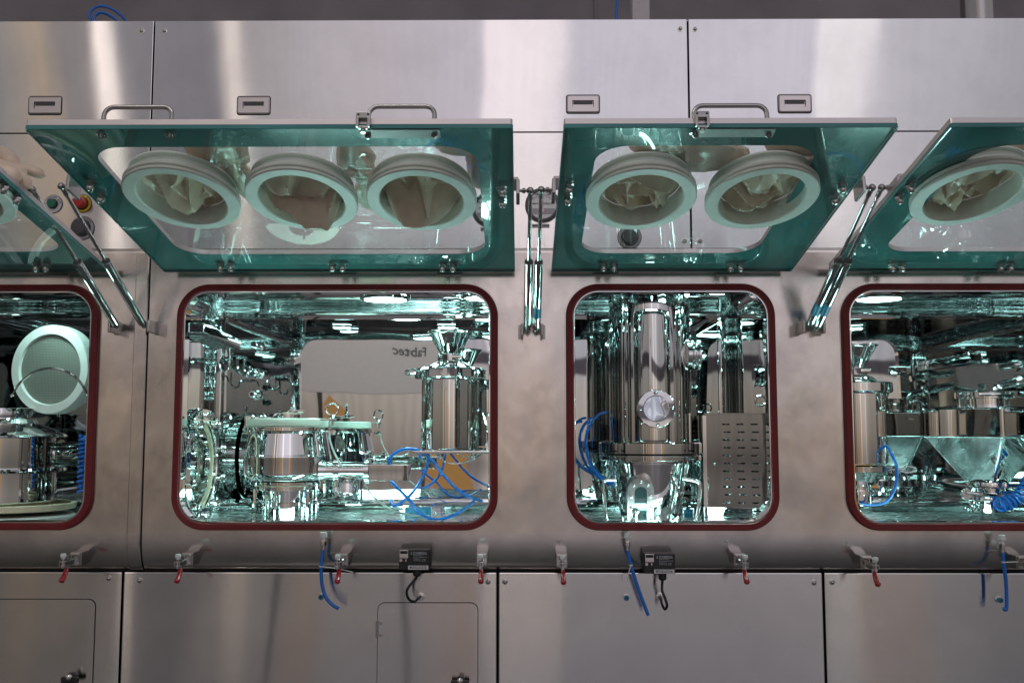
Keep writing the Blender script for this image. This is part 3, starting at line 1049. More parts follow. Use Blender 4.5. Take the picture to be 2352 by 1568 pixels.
# ------------------------------------------------------------------ safety switches
for px, py, txt, cab, gl in (((916, 986), (1262, 1308), 'MCH-02.LOCK-05', [(958, 1316, -0.05), (955, 1328, -0.05), (940, 1345, -0.06), (934, 1360, -0.06), (940, 1376, -0.05), (952, 1380, -0.03), (960, 1374, -0.01), (966, 1369, 0.01)], (967, 1369)),
                             ((1480, 1551), (1271, 1317), 'MCH-02.LOCK-06', [(1521, 1326, -0.05), (1521, 1340, -0.05), (1521, 1356, -0.06), (1528, 1374, -0.07), (1532, 1390, -0.07), (1527, 1398, -0.06), (1521, 1388, -0.04), (1518, 1376, -0.01), (1516, 1370, 0.01)], (1516, 1369))):
    a, b = at(px[0], py[0], -0.05), at(px[1], py[1], -0.05)
    w, h = b.x - a.x, a.z - b.z
    m = MB()
    m.span((a.x + 0.25 * w, -0.052, b.z), (b.x, 0.03, a.z), 0.002)
    m.span((a.x, -0.048, b.z), (a.x + 0.3 * w, 0.03, a.z), 0.002)
    sw = m.build('safety_switch', BLK, right)
    m = MB()
    m.span((a.x + 0.02 * w, -0.0525, a.z - 0.42 * h), (a.x + 0.31 * w, -0.047, a.z - 0.20 * h), 0.001)
    m.span((a.x + 0.02 * w, -0.0525, a.z - 0.06 * h), (a.x + 0.31 * w, -0.047, a.z - 0.01 * h), 0.001)
    m.span((a.x + 0.02 * w, -0.0525, a.z - 0.22 * h), (a.x + 0.05 * w, -0.047, a.z - 0.03 * h), 0.001)
    m.span((a.x + 0.28 * w, -0.0525, a.z - 0.22 * h), (a.x + 0.31 * w, -0.047, a.z - 0.03 * h), 0.001)
    for dx in (0.07, 0.26):
        m.cyl((a.x + dx * w, -0.051, a.z - 0.52 * h), (a.x + dx * w, -0.047, a.z - 0.52 * h), 0.0048, n=14)
        m.cyl((a.x + dx * w, -0.0545, a.z - 0.33 * h), (a.x + dx * w, -0.051, a.z - 0.33 * h), 0.0036, n=14)
    m.build('actuator_slot', EDGE, sw)
    m = MB()
    face_text(m, 'SCHMERSAL', (a.x + 0.70 * w, -0.0523, a.z - 0.17 * h), 0.0115, True, width=0.45 * w)
    face_text(m, 'S', (a.x + 0.415 * w, -0.0523, a.z - 0.17 * h), 0.0115, True)
    for i, s in enumerate(('www.schmersal.com', 'K.A. Schmersal GmbH & Co. KG', 'Moddinghofe 30', '42279 Wuppertal')):
        wd = (0.30, 0.46, 0.24, 0.26)[i] * w
        face_text(m, s, (a.x + 0.475 * w + wd / 2, -0.0523, a.z - (0.27 + 0.085 * i) * h), 0.0052, False, width=wd)
    face_text(m, 'CE', (a.x + 0.82 * w, -0.0523, a.z - 0.51 * h), 0.010, False)
    m.build('lettering', PALE, sw)
    MB().span((a.x + 0.31 * w, -0.0532, b.z + 0.02 * h), (b.x - 0.03 * w, -0.0522, b.z + 0.225 * h), 0.0003).build('label_plate', LBL, sw)
    m = MB()
    face_text(m, txt, (a.x + 0.64 * w, -0.0535, b.z + 0.123 * h), 0.0105, True, width=0.54 * w)
    m.build('label_lettering', INK, sw)
    g = at((958, 1521)[0 if px[0] < 1000 else 1], 1316, -0.02)
    m = MB()
    m.lathe([(0.0125, 0), (0.0125, 0.020), (0.009, 0.024)], (g.x, -0.025, b.z + 0.001), (0, 0, -1), 16)
    pts = [V((g.x, -0.025, b.z - 0.02))] + [at(*q) for q in cab[1:]]
    m.tube(pts, 0.0042, 10, smooth=6)
    m.build('cable', BLK, sw)
    q = at(gl[0], gl[1], YL)
    m = MB().lathe([(0.0125, 0), (0.0125, 0.008), (0.0105, 0.009)], q, (0, -1, 0), 6)
    m.lathe([(0.0085, 0.008), (0.0085, 0.016), (0.0065, 0.022)], q, (0, -1, 0), 16)
    m.build('cable_gland', NUT, sw)

# ------------------------------------------------------------------ access doors, knobs, bulkhead fittings
for x0, x1, y0, par, knob, hinge in ((xx(868, YL, 1450), xx(1097, YL, 1450), 1384, right, (1057, 1560), (869, 1443)),
                                     (xx(-120, YL, 1450), xx(217, YL, 1450), 1377, left, (170, 1552), None)):
    zt = zz(y0, YL)
    o = rr(x0, x1, 0.35, zt, 0.022, 8)
    MB().plate(o, [], lambda u, v, q: V((u, YL - q, v)), 0.0002, 0.0032).build('access_door', BR, par)
    m = MB()
    rrsweep(m, x0 - 0.0022, x1 + 0.0022, 0.348, zt + 0.0022, 0.024, [(0, YL - 0.0002), (0, YL - 0.0010), (0.0021, YL - 0.0010)], 8)
    m.build('door_gap', DARKGAP, par)
    c = at(knob[0], knob[1], YL)
    m = MB().lathe([(0.014, 0), (0.014, 0.008), (0.010, 0.010), (0.010, 0.022)], c + V((0, -0.003, 0)), (0, -1, 0), 20)
    m.box((c.x, c.y - 0.028, c.z - 0.004), (0.056, 0.014, 0.020), 0.005)
    kn = m.build('latch_knob', BLK, par)
    MB().lathe([(0.009, 0.010), (0.009, 0.016), (0.004, 0.020)], c + V((0.002, -0.028, 0.006)), (0, -1, 0), 16).build('lock_cylinder', NUT, kn)
    if hinge:
        c = at(hinge[0], hinge[1], YL)
        m = MB()
        m.box((c.x - 0.003, c.y - 0.004, c.z), (0.010, 0.006, 0.055), 0.001)
        for dz in (-0.018, 0.018):
            m.sphere((c.x + 0.008, c.y - 0.005, c.z + dz), 0.0042, 12)
        m.build('side_hinge', HW, par)
for px, py in ((739, 1369), (1438, 1371), (2294, 1376)):
    c = at(px, py, YL)
    m = MB().lathe([(0.0115, 0), (0.0115, 0.006), (0.0085, 0.0065)], c, (0, -1, 0), 6)
    f = m.build('air_socket', NUT, right)
    MB().lathe([(0.008, 0.006), (0.008, 0.016), (0.0068, 0.017), (0.0035, 0.017), (0.003, 0.008)], c, (0, -1, 0), 20, cap1=True).build('push_ring', BLUD, f)
    MB().lathe([(0.0034, 0.0165), (0.0034, 0.0172)], c, (0, -1, 0), 14).build('bore', BLK, f)

# hanging air hoses (each plugged under a window)
HOSES = (
    ('blue air hose hanging under the widest window, its tail swung right', [(743, 1252), (741, 1275), (738, 1300), (739, 1335), (746, 1365), (760, 1385), (778, 1397)], 743, 1221),
    ('blue air hose slanting down beside the right-hand safety switch', [(1441, 1254), (1443, 1272), (1449, 1297), (1460, 1333), (1474, 1373), (1489, 1412)], 1440, 1222),
    ('blue air hose hooked back on itself under the right-hand cut-off window', [(2302, 1255), (2305, 1290), (2310, 1330), (2312, 1370), (2311, 1398), (2304, 1396)], 2302, 1226))
for lab, pts, fx, fy in HOSES:
    P = [at(p[0], p[1], -0.045 - 0.0003 * i) for i, p in enumerate(pts)]
    h = MB().tube(P, 0.0056, 12, smooth=7).build('air_hose', BLU)
    tag(h, lab, 'hose', 'blue air hoses hanging under the windows')
    zt = zz(fy, -0.03)
    b = P[0]
    MB().lathe([(0.0105, 0), (0.0115, 0.006), (0.0115, 0.015), (0.0095, 0.016), (0.0065, 0.017), (0.0065, 0.026)], (b.x, b.y, zt), (0, 0, -1), 18).build('white_fitting', WHT, h)
    MB().lathe([(0.009, 0.026), (0.0095, 0.028), (0.0095, 0.040), (0.0075, 0.041)], (b.x, b.y, zt), (0, 0, -1), 6).build('brass_fitting', NUT, h)
    MB().lathe([(0.0066, 0.041), (0.0066, 0.054), (0.0060, 0.0545)], (b.x, b.y, zt), (0, 0, -1), 18).build('collar', NUT, h)
    m = MB()
    tz = P[2] if fx != 2302 else P[1]
    m.lathe([(0.0062, -0.002), (0.0068, 0), (0.0062, 0.002)], tz, (0, 0, 1), 14)
    if fx == 743:
        m.tube([tz + V((0.006, -0.004, 0)), tz + V((0.06, -0.005, -0.008)), tz + V((0.10, 0.0, -0.018))], 0.0016, 6, smooth=4)
    elif fx == 1440:
        m.tube([tz + V((0, -0.006, 0)), tz + V((-0.01, -0.007, -0.03)), tz + V((-0.012, -0.004, -0.055))], 0.0016, 6, smooth=4)
    else:
        m.tube([tz + V((0.006, -0.005, 0)), tz + V((0.03, -0.006, 0.001)), tz + V((0.09, -0.008, 0.003))], 0.0018, 6, smooth=4)
    m.build('cable_tie', WHT, h)

# ------------------------------------------------------------------ gauges and push buttons on the control strip
def gauge(px, py, tagtxt, tx, ty):
    c = at(px, py, YU)
    r = 0.0575
    m = MB().lathe([(r, 0), (r, 0.010), (r - 0.004, 0.014), (r - 0.010, 0.014), (r - 0.012, 0.008)], c, (0, -1, 0), 48, cap0=False, cap1=False)
    g = m.build('pressure_gauge', DGRY, right)
    MB().lathe([(r - 0.0115, 0.004), (r - 0.0115, 0.008)], c, (0, -1, 0), 48).build('dial', DIAL, g)
    m = MB()
    y = c.y - 0.0084
    for i in range(31):
        a = math.radians(-50 + 100 * i / 30)
        r1 = r * (0.70 if i % 5 else 0.74)
        for q0, q1 in ((0.62, 0.0),):
            p0 = V((c.x + math.sin(a) * r * q0, y, c.z - 0.006 + math.cos(a) * r * q0))
            p1 = V((c.x + math.sin(a) * r1, y, c.z - 0.006 + math.cos(a) * r1))
            m.tube([p0, p1], 0.00035, 4)
    for s, ax in (('100', -24), ('200', -48), ('0', 0), ('100', 24)):
        a = math.radians(ax)
        face_text(m, s, (c.x + math.sin(a) * r * 0.86, y, c.z - 0.010 + math.cos(a) * r * 0.86), 0.0085, True)
    face_text(m, 'MAGNEHELIC', (c.x, y, c.z + 0.004), 0.0082, True, width=0.066)
    m.build('dial_lettering', INK, g)
    m = MB()
    m.span((c.x - 0.0405, y + 0.0002, c.z - 0.030), (c.x + 0.0405, y - 0.0016, c.z - 0.012), 0.0005)
    m.build('lower_cover', GRYP, g)
    m = MB()
    m.tube([(c.x + 0.001, y - 0.001, c.z - 0.010), (c.x + 0.001, y - 0.001, c.z + 0.034)], 0.0006, 6)
    m.span((c.x - 0.008, y - 0.0017, c.z - 0.026), (c.x + 0.008, y - 0.0021, c.z - 0.012), 0.0002)
    m.build('needle', REDB, g)
    MB().span((c.x - 0.0065, y - 0.0022, c.z - 0.0245), (c.x + 0.0065, y - 0.0026, c.z - 0.0135), 0.0002).build('sticker', LBL, g)
    t = at(tx, ty, YU)
    MB().span((t.x - 0.029, YU - 0.0004, t.z - 0.0065), (t.x + 0.029, YU - 0.0016, t.z + 0.0065), 0.0003).build('tag_plate', GRYP, g)
    m = MB()
    face_text(m, tagtxt, (t.x, YU - 0.0017, t.z), 0.009, True, width=0.052)
    m.build('tag_lettering', INK, g)


gauge(1246, 472, 'MDPG-M201-INF-04', 1242, 519)
gauge(1124, 482, 'MDPG-M201-INF-03', 1124, 527)


def button(par, px, py, r_plate, plate_m, word, a0, a1, cap_r, cap_h, cap_m, name, r_text=0.74, ink=INK, size=0.009):
    c = at(px, py, YU)
    m = MB().lathe([(r_plate, 0), (r_plate, 0.002), (r_plate - 0.001, 0.003)], c, (0, -1, 0), 40)
    o = m.build(name, BLK, par)
    MB().lathe([(r_plate - 0.002, 0.0031), (r_plate - 0.002, 0.0036)], c, (0, -1, 0), 40).build('legend_plate', plate_m, o)
    m = MB().lathe([(cap_r, 0.0036), (cap_r, cap_h * 0.7), (cap_r * 0.92, cap_h), (cap_r * 0.5, cap_h * 1.04)], c, (0, -1, 0), 32)
    m.build('button_cap', cap_m, o)
    MB().lathe([(cap_r + 0.0025, 0.0036), (cap_r + 0.0025, 0.009), (cap_r + 0.001, 0.010)], c, (0, -1, 0), 32).build('button_collar', BLK, o)
    m = MB()
    if word:
        arc_text(m, word, (c.x, c.y - 0.0037, c.z), r_plate * r_text, size, a0, a1)
        m.build('lettering', ink, o)
    return o


button(left, 123, 469, 0.031, LBL, 'HOOTER ACK', -52, 82, 0.0145, 0.020, GRN, 'push_button')
es = button(left, 190, 468, 0.031, YEL, 'EMERGENCY STOP', -150, 100, 0.0190, 0.040, REDB, 'emergency_stop', 0.8, size=0.008)
button(left, 190, 524, 0.040, GRYP, 'INDICATOR', -52, 52, 0.026, 0.034, DGRY, 'indicator', 0.82)
button(right, 1446, 545, 0.040, GRYP, '', 0, 0, 0.026, 0.034, DGRY, 'indicator')

# ------------------------------------------------------------------ things on the roof
a = at(215, 46, 0.18)
v = MB()
v.box((a.x, 0.18, Z_TOP + 0.018), (0.085, 0.07, 0.036), 0.004)
vb = v.build('air_valve', BLUD)
tag(vb, 'blue air valve with looped hoses on top of the left cabinet', 'valve')
MB().box((a.x + 0.03, 0.19, Z_TOP + 0.030), (0.05, 0.05, 0.044), 0.003).build('valve_coil', HW, vb)
m = MB()
z = Z_TOP
m.tube([(a.x - 0.005, 0.18, z + 0.05), (a.x - 0.015, 0.18, z + 0.09), (a.x + 0.01, 0.2, z + 0.125), (a.x + 0.06, 0.22, z + 0.115), (a.x + 0.10, 0.24, z + 0.07), (a.x + 0.11, 0.25, z - 0.002)], 0.005, 10, smooth=6)
m.build('loop_hose', BLU, vb)
m = MB()
m.tube([(a.x + 0.012, 0.17, z + 0.05), (a.x + 0.008, 0.17, z + 0.075), (a.x + 0.03, 0.18, z + 0.092), (a.x + 0.07, 0.2, z + 0.075), (a.x + 0.095, 0.22, z + 0.04), (a.x + 0.10, 0.22, z - 0.002)], 0.005, 10, smooth=6)
m.build('loop_hose', BLU, vb)
a = at(318, 50, 0.2)
tag(MB().lathe([(0.04, 0), (0.04, 0.008), (0.034, 0.010), (0.034, 0.0)], (a.x, 0.2, Z_TOP - 0.002), (0, 0, 1), 32).build('flat_ring', WHT), 'white ring lying on the roof edge beside the blue valve', 'ring')
a = at(1470, 20, 0.5)
tag(MB().span((a.x - 0.033, 0.47, Z_TOP - 0.002), (a.x + 0.033, 0.53, Z_TOP + 1.6), 0.003).build('post', POSTM), 'pale square post rising from the cabinet roof', 'post')
a, b = at(1405, 46, 0.5), at(1419, -10, 0.5)
tag(MB().tube([(a.x, 0.5, Z_TOP - 0.002), b, b + V((0.05, 0.05, 0.3))], 0.0055, 10).build('air_hose', BLU), 'blue air hose rising off the roof beside the pale post', 'hose')
a = at(2238, 20, 0.6)
m = MB().lathe([(0.072, 0), (0.072, 0.05), (0.061, 0.056), (0.061, 0.6)], (a.x + 0.01, 0.6, Z_TOP - 0.002), (0.0, 0, 1), 36)
tag(m.build('air_duct', HW), 'round grey metal duct on the roof at the far right', 'duct')

# ------------------------------------------------------------------ helper for upright round things, measured in the photo
def lat(mb, cx, Y, prof, n=56, **kw):
    x = xx(cx, Y, (prof[0][1] + prof[-1][1]) / 2)
    pr = [(hw * k(Y), zz(py, Y)) for hw, py in prof]
    return mb.lathe(pr, (x, Y, 0), (0, 0, 1), n, **kw)


def ringnut(mb, c, axis, r=0.006):
    mb.lathe([(r, 0), (r, r * 0.9), (r * 0.8, r), (r * 0.7, r * 1.4), (r * 0.3, r * 1.8)], c, axis, 12)


# ------------------------------------------------------------------ window 1: charging canister
YC = 0.42
def canister(cx, Y, dy, label, grp):
    base = at(cx, 1036 + dy, Y)
    t = empty('canister', (base.x, Y, base.z), label, 'canister', grp)
    P = lambda pr: [(a, b + dy) for a, b in pr]
    lat(MB(), cx, Y, P([(64, 1031), (66, 1029), (66, 872), (64, 868)])).build('body', CHR, t)
    lat(MB(), cx, Y, P([(78, 871), (82, 868), (82, 850), (79, 847), (50, 846)])).build('lid', CHR, t)
    lat(MB(), cx, Y, P([(52, 847), (48, 841), (38, 834), (27, 830), (25, 826)]), cap0=False).build('dome', CHR, t)
    m = lat(MB(), cx, Y, P([(26, 829), (29, 828), (29, 815), (26, 813)]))
    x = xx(cx, Y)
    m.box((x + 0.02, Y - 0.035, zz(821 + dy, Y)), (0.05, 0.02, 0.014), 0.003)
    m.build('clamp_ring', CHR, t)
    pr = P([(24, 813), (25, 810), (50, 766), (54, 763), (54, 761), (51, 761), (48, 767), (22, 810)])
    lat(MB(), cx, Y, pr, cap0=False, cap1=False).build('funnel', CHR, t)
    m = MB()
    z = zz(857 + dy, Y)
    hx = x - 66 * k(Y)
    m.tube([(hx + 0.05, Y - 0.10, z), (hx, Y - 0.085, z + 0.001), (hx - 0.02, Y - 0.08, z + 0.010), (hx - 0.045, Y - 0.075, z + 0.005), (hx - 0.05, Y - 0.075, z - 0.004), (hx - 0.03, Y - 0.08, z - 0.010), (hx - 0.005, Y - 0.085, z - 0.004)], 0.0042, 10, smooth=5)
    m.cyl((hx + 0.035, Y - 0.10, z - 0.012), (hx + 0.035, Y - 0.10, z + 0.012), 0.006, n=12)
    m.build('lid_latch', CHR, t)
    return t


c1 = canister(1034, YC, 0, 'polished steel canister with a funnel on its lid, on a bracket in the widest window', 'steel canisters with funnel lids')
m = MB()
zb = zz(1036, YC)
xc = xx(1034, YC)
m.span((xc - 0.128, YC - 0.10, zb - 0.007), (xc + 0.145, YB - 0.003, zb + 0.005), 0.003)
for sx in (-0.03, 0.09):
    ringnut(m, (xc + sx, YC - 0.06, zb - 0.007), (0, 0, -1), 0.011)
br = m.build('shelf_bracket', CHR, right)
m = MB()
q = lambda px, py, dy=0.0: at(px, py, YC - 0.06 + dy)
m.tube([q(1098, 935, 0.08), q(1110, 950, 0.06), q(1118, 985), q(1119, 1010), q(1108, 1036), q(1085, 1056), q(1050, 1064), q(1022, 1060), q(1005, 1046), q(998, 1036, 0.05)], 0.0024, 8, smooth=6)
tag(m.build('wire_bail', CHR), 'thin wire bail looping round the canister in the widest window', 'wire')

# second canister in the right-hand window, copied part by part
off = V((xx(1966, YC) - xx(1034, YC), 0.0, zz(921, YC) - zz(889, YC)))
c3 = copy_tree(c1, off)
c3['label'] = 'polished steel canister half hidden by the left rim of the right-hand window'
xc3 = xc + off.x
zb3 = zb + off.z
m = MB()
m.lathe([(0.098, 0.004), (0.125, 0.0), (0.125, -0.018), (0.12, -0.020)], (xc3, YC, zb3), (0, 0, 1), 56)
m.lathe([(0.105, -0.02), (0.055, -0.068), (0.045, -0.070), (0.045, -0.085), (0.068, -0.088), (0.068, -0.102), (0.05, -0.104), (0.05, -0.14)], (xc3, YC, zb3), (0, 0, 1), 48)
cone = m.build('outlet_cone', CHR)
tag(cone, 'steel outlet cone clamped under the canister in the right-hand window', 'funnel')
m = MB()
z = zb3 - 0.01
hx = xc3 + 0.085
m.tube([(hx - 0.03, YC - 0.105, z), (hx + 0.04, YC - 0.085, z), (hx + 0.062, YC - 0.08, z + 0.010), (hx + 0.092, YC - 0.075, z + 0.003), (hx + 0.092, YC - 0.075, z - 0.006), (hx + 0.062, YC - 0.08, z - 0.011), (hx + 0.03, YC - 0.085, z - 0.004)], 0.0042, 10, smooth=5)
m.build('clamp_lever', CHR, cone)
m = MB()
p2 = lambda px, py, d=0.0: at(px, py, YC - 0.12 + d)
tag(m.tube([p2(2018, 1004, 0.14), p2(2026, 1012, 0.1), p2(2047, 1040), p2(2059, 1073), p2(2057, 1115), p2(2044, 1144), p2(2024, 1157), p2(2000, 1159), p2(1978, 1157)], 0.0052, 10, smooth=6).build('air_hose', BLU),
    'blue tube curving beside the canister in the right-hand window', 'hose')

# ------------------------------------------------------------------ window 1: mill
YV = 0.34
cxv = 661
base = at(cxv, 1215, YV)
mill = empty('mill', (base.x, YV, ZC0), 'polished steel mill with a milky lid and a side pipe in the widest window', 'mill')
lat(MB(), cxv, YV, [(90, 991), (88, 995), (97, 1044), (98, 1046), (98, 1087), (95, 1094), (86, 1100), (74, 1103)][::-1]).build('bowl', CHR, mill)
lat(MB(), cxv, YV, [(93, 991), (96, 989), (96, 981), (93, 979.5)]).build('rim_flange', CHR, mill)
lat(MB(), cxv, YV, [(89, 979), (92, 977), (92, 963), (90, 961)]).build('lid', LID, mill)
lat(MB(), cxv, YV, [(72, 1112.6), (74, 1111.5), (74, 1104.5), (71, 1103)]).build('lower_flange', CHR, mill)
lat(MB(), cxv, YV, [(73, 1113.6), (73, 1112.6)]).build('gasket_line', IVO, mill)
lat(MB(), cxv, YV, [(71, 1124), (74, 1122.5), (74, 1114.5), (72, 1113.6)]).build('lower_flange', CHR, mill)
lat(MB(), cxv, YV, [(56, 1225), (56, 1150), (57, 1124)]).build('pedestal', CHR, mill)
m = MB()
for a in (0.2, 1.3, 2.4, 3.5, 4.6, 5.7):
    xq, yq = xx(cxv, YV) + 0.108 * math.cos(a), YV + 0.108 * math.sin(a)
    m.cyl((xq, yq, ZC0 + 0.001), (xq, yq, zz(1122, YV)), 0.006, n=10)
m.build('tie_rod', CHR, mill)
lat(MB(), cxv + 2, YV, [(27, 961), (27, 950), (29, 949), (29, 946), (20, 944)], 40).build('centre_cap', CHR, mill)
xs = xx(676, YV)
m = MB()
m.lathe([(0.022, 0), (0.022, 0.006), (0.010, 0.008), (0.008, 0.02), (0.0045, 0.024), (0.0045, 0.03), (0.006, 0.032), (0.004, 0.04), (0.006, 0.042), (0.004, 0.05), (0.0055, 0.052), (0.0035, 0.062)], (xs, YV - 0.02, zz(947, YV)), (0, 0, 1), 16)
m.box((xs + 0.012, YV - 0.02, zz(944, YV)), (0.055, 0.022, 0.010), 0.002)
m.build('hose_barb', CHR, mill)
for dx in (598, 616, 624):
    m = MB()
    ringnut(m, (xx(dx, YV), YV - 0.10, zz(962, YV - 0.1)), (0, 0, 1), 0.0075)
    m.build('lid_bolt', NUT, mill)
m = MB()
a, b = at(566, 955, YV - 0.03), at(575, 996, YV - 0.03)
m.span((a.x, YV - 0.055, b.z), (b.x, YV + 0.0, a.z), 0.002)
m.span((a.x, YV - 0.05, a.z - 0.008), (at(625, 955, YV).x, YV - 0.01, a.z - 0.003), 0.001)
m.build('lid_hinge', CHR, mill)
eye = at(763, 939, YV - 0.05)
m = MB()
m.tube([eye + V((0.0205 * math.cos(t * PI / 12), 0, 0.0205 * math.sin(t * PI / 12))) for t in range(24)], 0.0034, 10, closed=True)
m.cyl(eye + V((0, 0, -0.058)), eye + V((0, 0, -0.020)), 0.0052, n=12)
m.lathe([(0.009, 0), (0.011, 0.004), (0.007, 0.012)], eye + V((0, 0, -0.034)), (0, 0, 1), 14)
m.box(eye + V((-0.028, 0, -0.037)), (0.085, 0.024, 0.006), 0.0015)
m.cyl(eye + V((0.004, -0.012, -0.082)), eye + V((0.004, 0.012, -0.082)), 0.009, n=14)
m.box(eye + V((-0.004, 0, -0.082)), (0.030, 0.018, 0.012), 0.002)
m.build('eye_bolt', CHR, mill)
# side pipe with clamps and an actuator box
pz = zz(1080, YV - 0.06)
YP = YV - 0.07
x0, x1, x2, x3 = xx(735, YP, 1080), xx(776, YP, 1080), xx(842, YP, 1080), xx(942, YP, 1080)
m = MB()
m.lathe([(0.034, 0), (0.030, 0.02), (0.029, x2 - x0)], (x0, YP, pz), (1, 0, 0), 36)
m.build('side_pipe', CHR, mill)
m = MB()
m.lathe([(0.034, 0), (0.044, 0.002), (0.044, 0.020), (0.034, 0.022)], (x1 - 0.012, YP, pz), (1, 0, 0), 36)
m.cyl((x1, YP - 0.03, pz - 0.09), (x1, YP - 0.03, pz - 0.035), 0.006, n=10)
m.lathe([(0.007, 0), (0.010, 0.006), (0.007, 0.02)], (x1, YP - 0.03, pz - 0.075), (0, 0, 1), 12)
m.build('pipe_clamp', CHR, mill)
m = MB()
m.lathe([(0.034, 0), (0.044, 0.002), (0.044, 0.018), (0.034, 0.020)], (x2 - 0.006, YP, pz), (1, 0, 0), 36)
m.cyl((x2, YP - 0.02, pz + 0.04), (x2, YP - 0.02, pz + 0.062), 0.005, n=10)
m.tube([(x2 - 0.018, YP - 0.02, pz + 0.066), (x2, YP - 0.02, pz + 0.058), (x2 + 0.018, YP - 0.02, pz + 0.066)], 0.0058, 10)
m.build('pipe_clamp', CHR, mill)
m = MB()
m.span((x2 + 0.014, YP - 0.05, zz(1104, YP - 0.05)), (x3, YP + 0.045, zz(1067, YP - 0.05)), 0.002)
ab = m.build('actuator_box', CHR, mill)
m = MB()
bx = xx(799, YP, 1120)
m.lathe([(0.044, zz(1137, YP)), (0.042, zz(1134, YP)), (0.036, zz(1130, YP)), (0.034, zz(1112, YP)), (0.026, zz(1102, YP)), (0.012, zz(1098, YP))], (bx, YP, 0), (0, 0, 1), 40)
m.build('drain_bell', CHR, mill)
m = MB()
g = lambda px, py, Y=YV - 0.10: at(px, py, Y)
m.tube([g(757, 992), g(758, 1010), g(766, 1035), g(778, 1058), g(786, 1070)], 0.0032, 8, smooth=5)
tag(m.build('cable', GRYC), 'short grey cable running from the eye bolt down to the side pipe', 'cable')
m = MB()
g = lambda px, py, Y=0.30: at(px, py, Y)
m.tube([g(838, 1112), g(852, 1134), g(866, 1147), g(884, 1161), g(906, 1173), g(936, 1181, 0.4), g(965, 1184, 0.5), g(983, 1184, 0.6)], 0.0036, 8, smooth=5)
tag(m.build('cable', GRYC), 'grey cable drooping from the side pipe to the blue socket box', 'cable')

# blue tubes round the actuator box
YT = 0.33
g = lambda px, py, d=0.0: at(px, py, YT + d)
T = (('blue tube arching from the actuator box under the canister to the right', [g(893.6, 1070), g(894.5, 1058), g(900, 1046), g(921, 1033), g(951, 1031), g(975, 1041), g(996, 1062), g(1020, 1092), g(1049, 1122), g(1079, 1141), g(1106, 1150, 0.06)]),
     ('blue tube dropping from the bracket and hooking back left near the floor', [g(984, 1037, 0.12), g(982, 1066, 0.1), g(972, 1093, 0.06), g(951, 1126), g(927, 1150), g(909, 1160), g(899, 1157, 0.03), g(898, 1148, 0.08)]),
     ('blue tube crossing in front of the blue socket box', [g(897, 1104), g(924, 1131, -0.03), g(942, 1149, -0.05), g(954, 1168, -0.06), g(969, 1182, -0.06), g(989, 1191, -0.05), g(1011, 1192, -0.03), g(1041, 1183), g(1071, 1165, 0.08), g(1088, 1151, 0.16)]))
for lab, pts in T:
    tag(MB().tube(pts, 0.0056, 12, smooth=7).build('air_hose', BLU), lab, 'hose', 'blue tubes beside the mill')


# socket boxes
def socket(px0, px1, py0, py1, Y, label):
    a, b = at(px0, py0, Y), at(px1, py1, Y)
    w, h = b.x - a.x, a.z - b.z
    m = MB()
    fn = lambda u, v, q: V((a.x + u, Y + q, b.z + v))
    m.plate([(0, 0), (w, 0), (w, h), (0, h)], [[(0.05 * w, 0.12 * h), (0.05 * w, 0.9 * h), (0.97 * w, 0.9 * h), (0.97 * w, 0.12 * h)]], fn, -0.004, 0.07)
    m.span((a.x + 0.001, Y + 0.02, b.z + 0.001), (b.x - 0.001, Y + 0.069, a.z - 0.001))
    s = m.build('socket_box', CHR)
    tag(s, label, 'socket', 'blue socket boxes')
    MB().span((a.x + 0.055 * w, Y + 0.0, b.z + 0.13 * h), (a.x + 0.965 * w, Y + 0.016, a.z - 0.11 * h), 0.002).build('blue_panel', BLUD, s)
    m = MB()
    rr_ = min(h * 0.33, w * 0.14)
    for cx in (0.2, 0.47):
        m.lathe([(rr_, 0), (rr_, 0.002), (rr_ * 0.9, 0.003), (rr_ * 0.85, 0.001), (rr_ * 0.4, 0.001), (rr_ * 0.36, 0.0025), (rr_ * 0.2, 0.0025)], (a.x + cx * w, Y, b.z + 0.5 * h), (0, -1, 0), 28)
    m.build('outlet', BLUD, s)
    m = MB()
    for cx in (0.2, 0.47):
        m.lathe([(rr_ * 0.18, 0.0025), (rr_ * 0.18, 0.0032)], (a.x + cx * w, Y, b.z + 0.5 * h), (0, -1, 0), 14)
    m.build('pin_hole', BLK, s)
    return s, a, b, w, h


s, a, b, w, h = socket(926, 1018, 1160, 1196, 0.62, 'blue socket box with a steel rim on the floor of the widest window')
m = MB()
m.span((a.x + 0.70 * w, 0.616, b.z + 0.14 * h), (a.x + 0.95 * w, 0.622, a.z - 0.12 * h), 0.001)
m.sphere((a.x + 0.82 * w, 0.612, b.z + 0.45 * h), 0.010, 12)
m.build('switch_cover', CHR, s)
socket(1568, 1611, 1166, 1197, 0.62, 'small blue socket box low behind the right handle of the column')

# rapid transfer port on the left wall of chamber 1
XP = -1.10
pc = V((XP, 0.285, at(480, 1068, 0.28).z))
m = MB()
R = 0.196
m.lathe([(R * 0.80, -0.155), (R * 0.93, -0.15), (R * 0.93, -0.10), (R * 1.0, -0.095), (R * 1.0, -0.075), (R * 0.94, -0.07), (R * 0.94, -0.05), (R * 1.01, -0.045), (R * 1.01, -0.028), (R * 0.97, -0.024), (R * 0.97, -0.014),
         (R, -0.012), (R, -0.002), (R * 0.99, 0), (R * 0.76, 0), (R * 0.75, -0.004), (R * 0.75, -0.14), (R * 0.72, -0.142), (R * 0.70, -0.135), (R * 0.40, -0.128), (R * 0.05, -0.126)], pc, (1, 0, 0), 72, cap1=False)
tp = m.build('transfer_port', CHR, right)
m = MB()
m.lathe([(R * 0.752, -0.026), (R * 0.752, -0.014), (R * 0.715, -0.016), (R * 0.715, -0.026)], pc, (1, 0, 0), 64, closed=True)
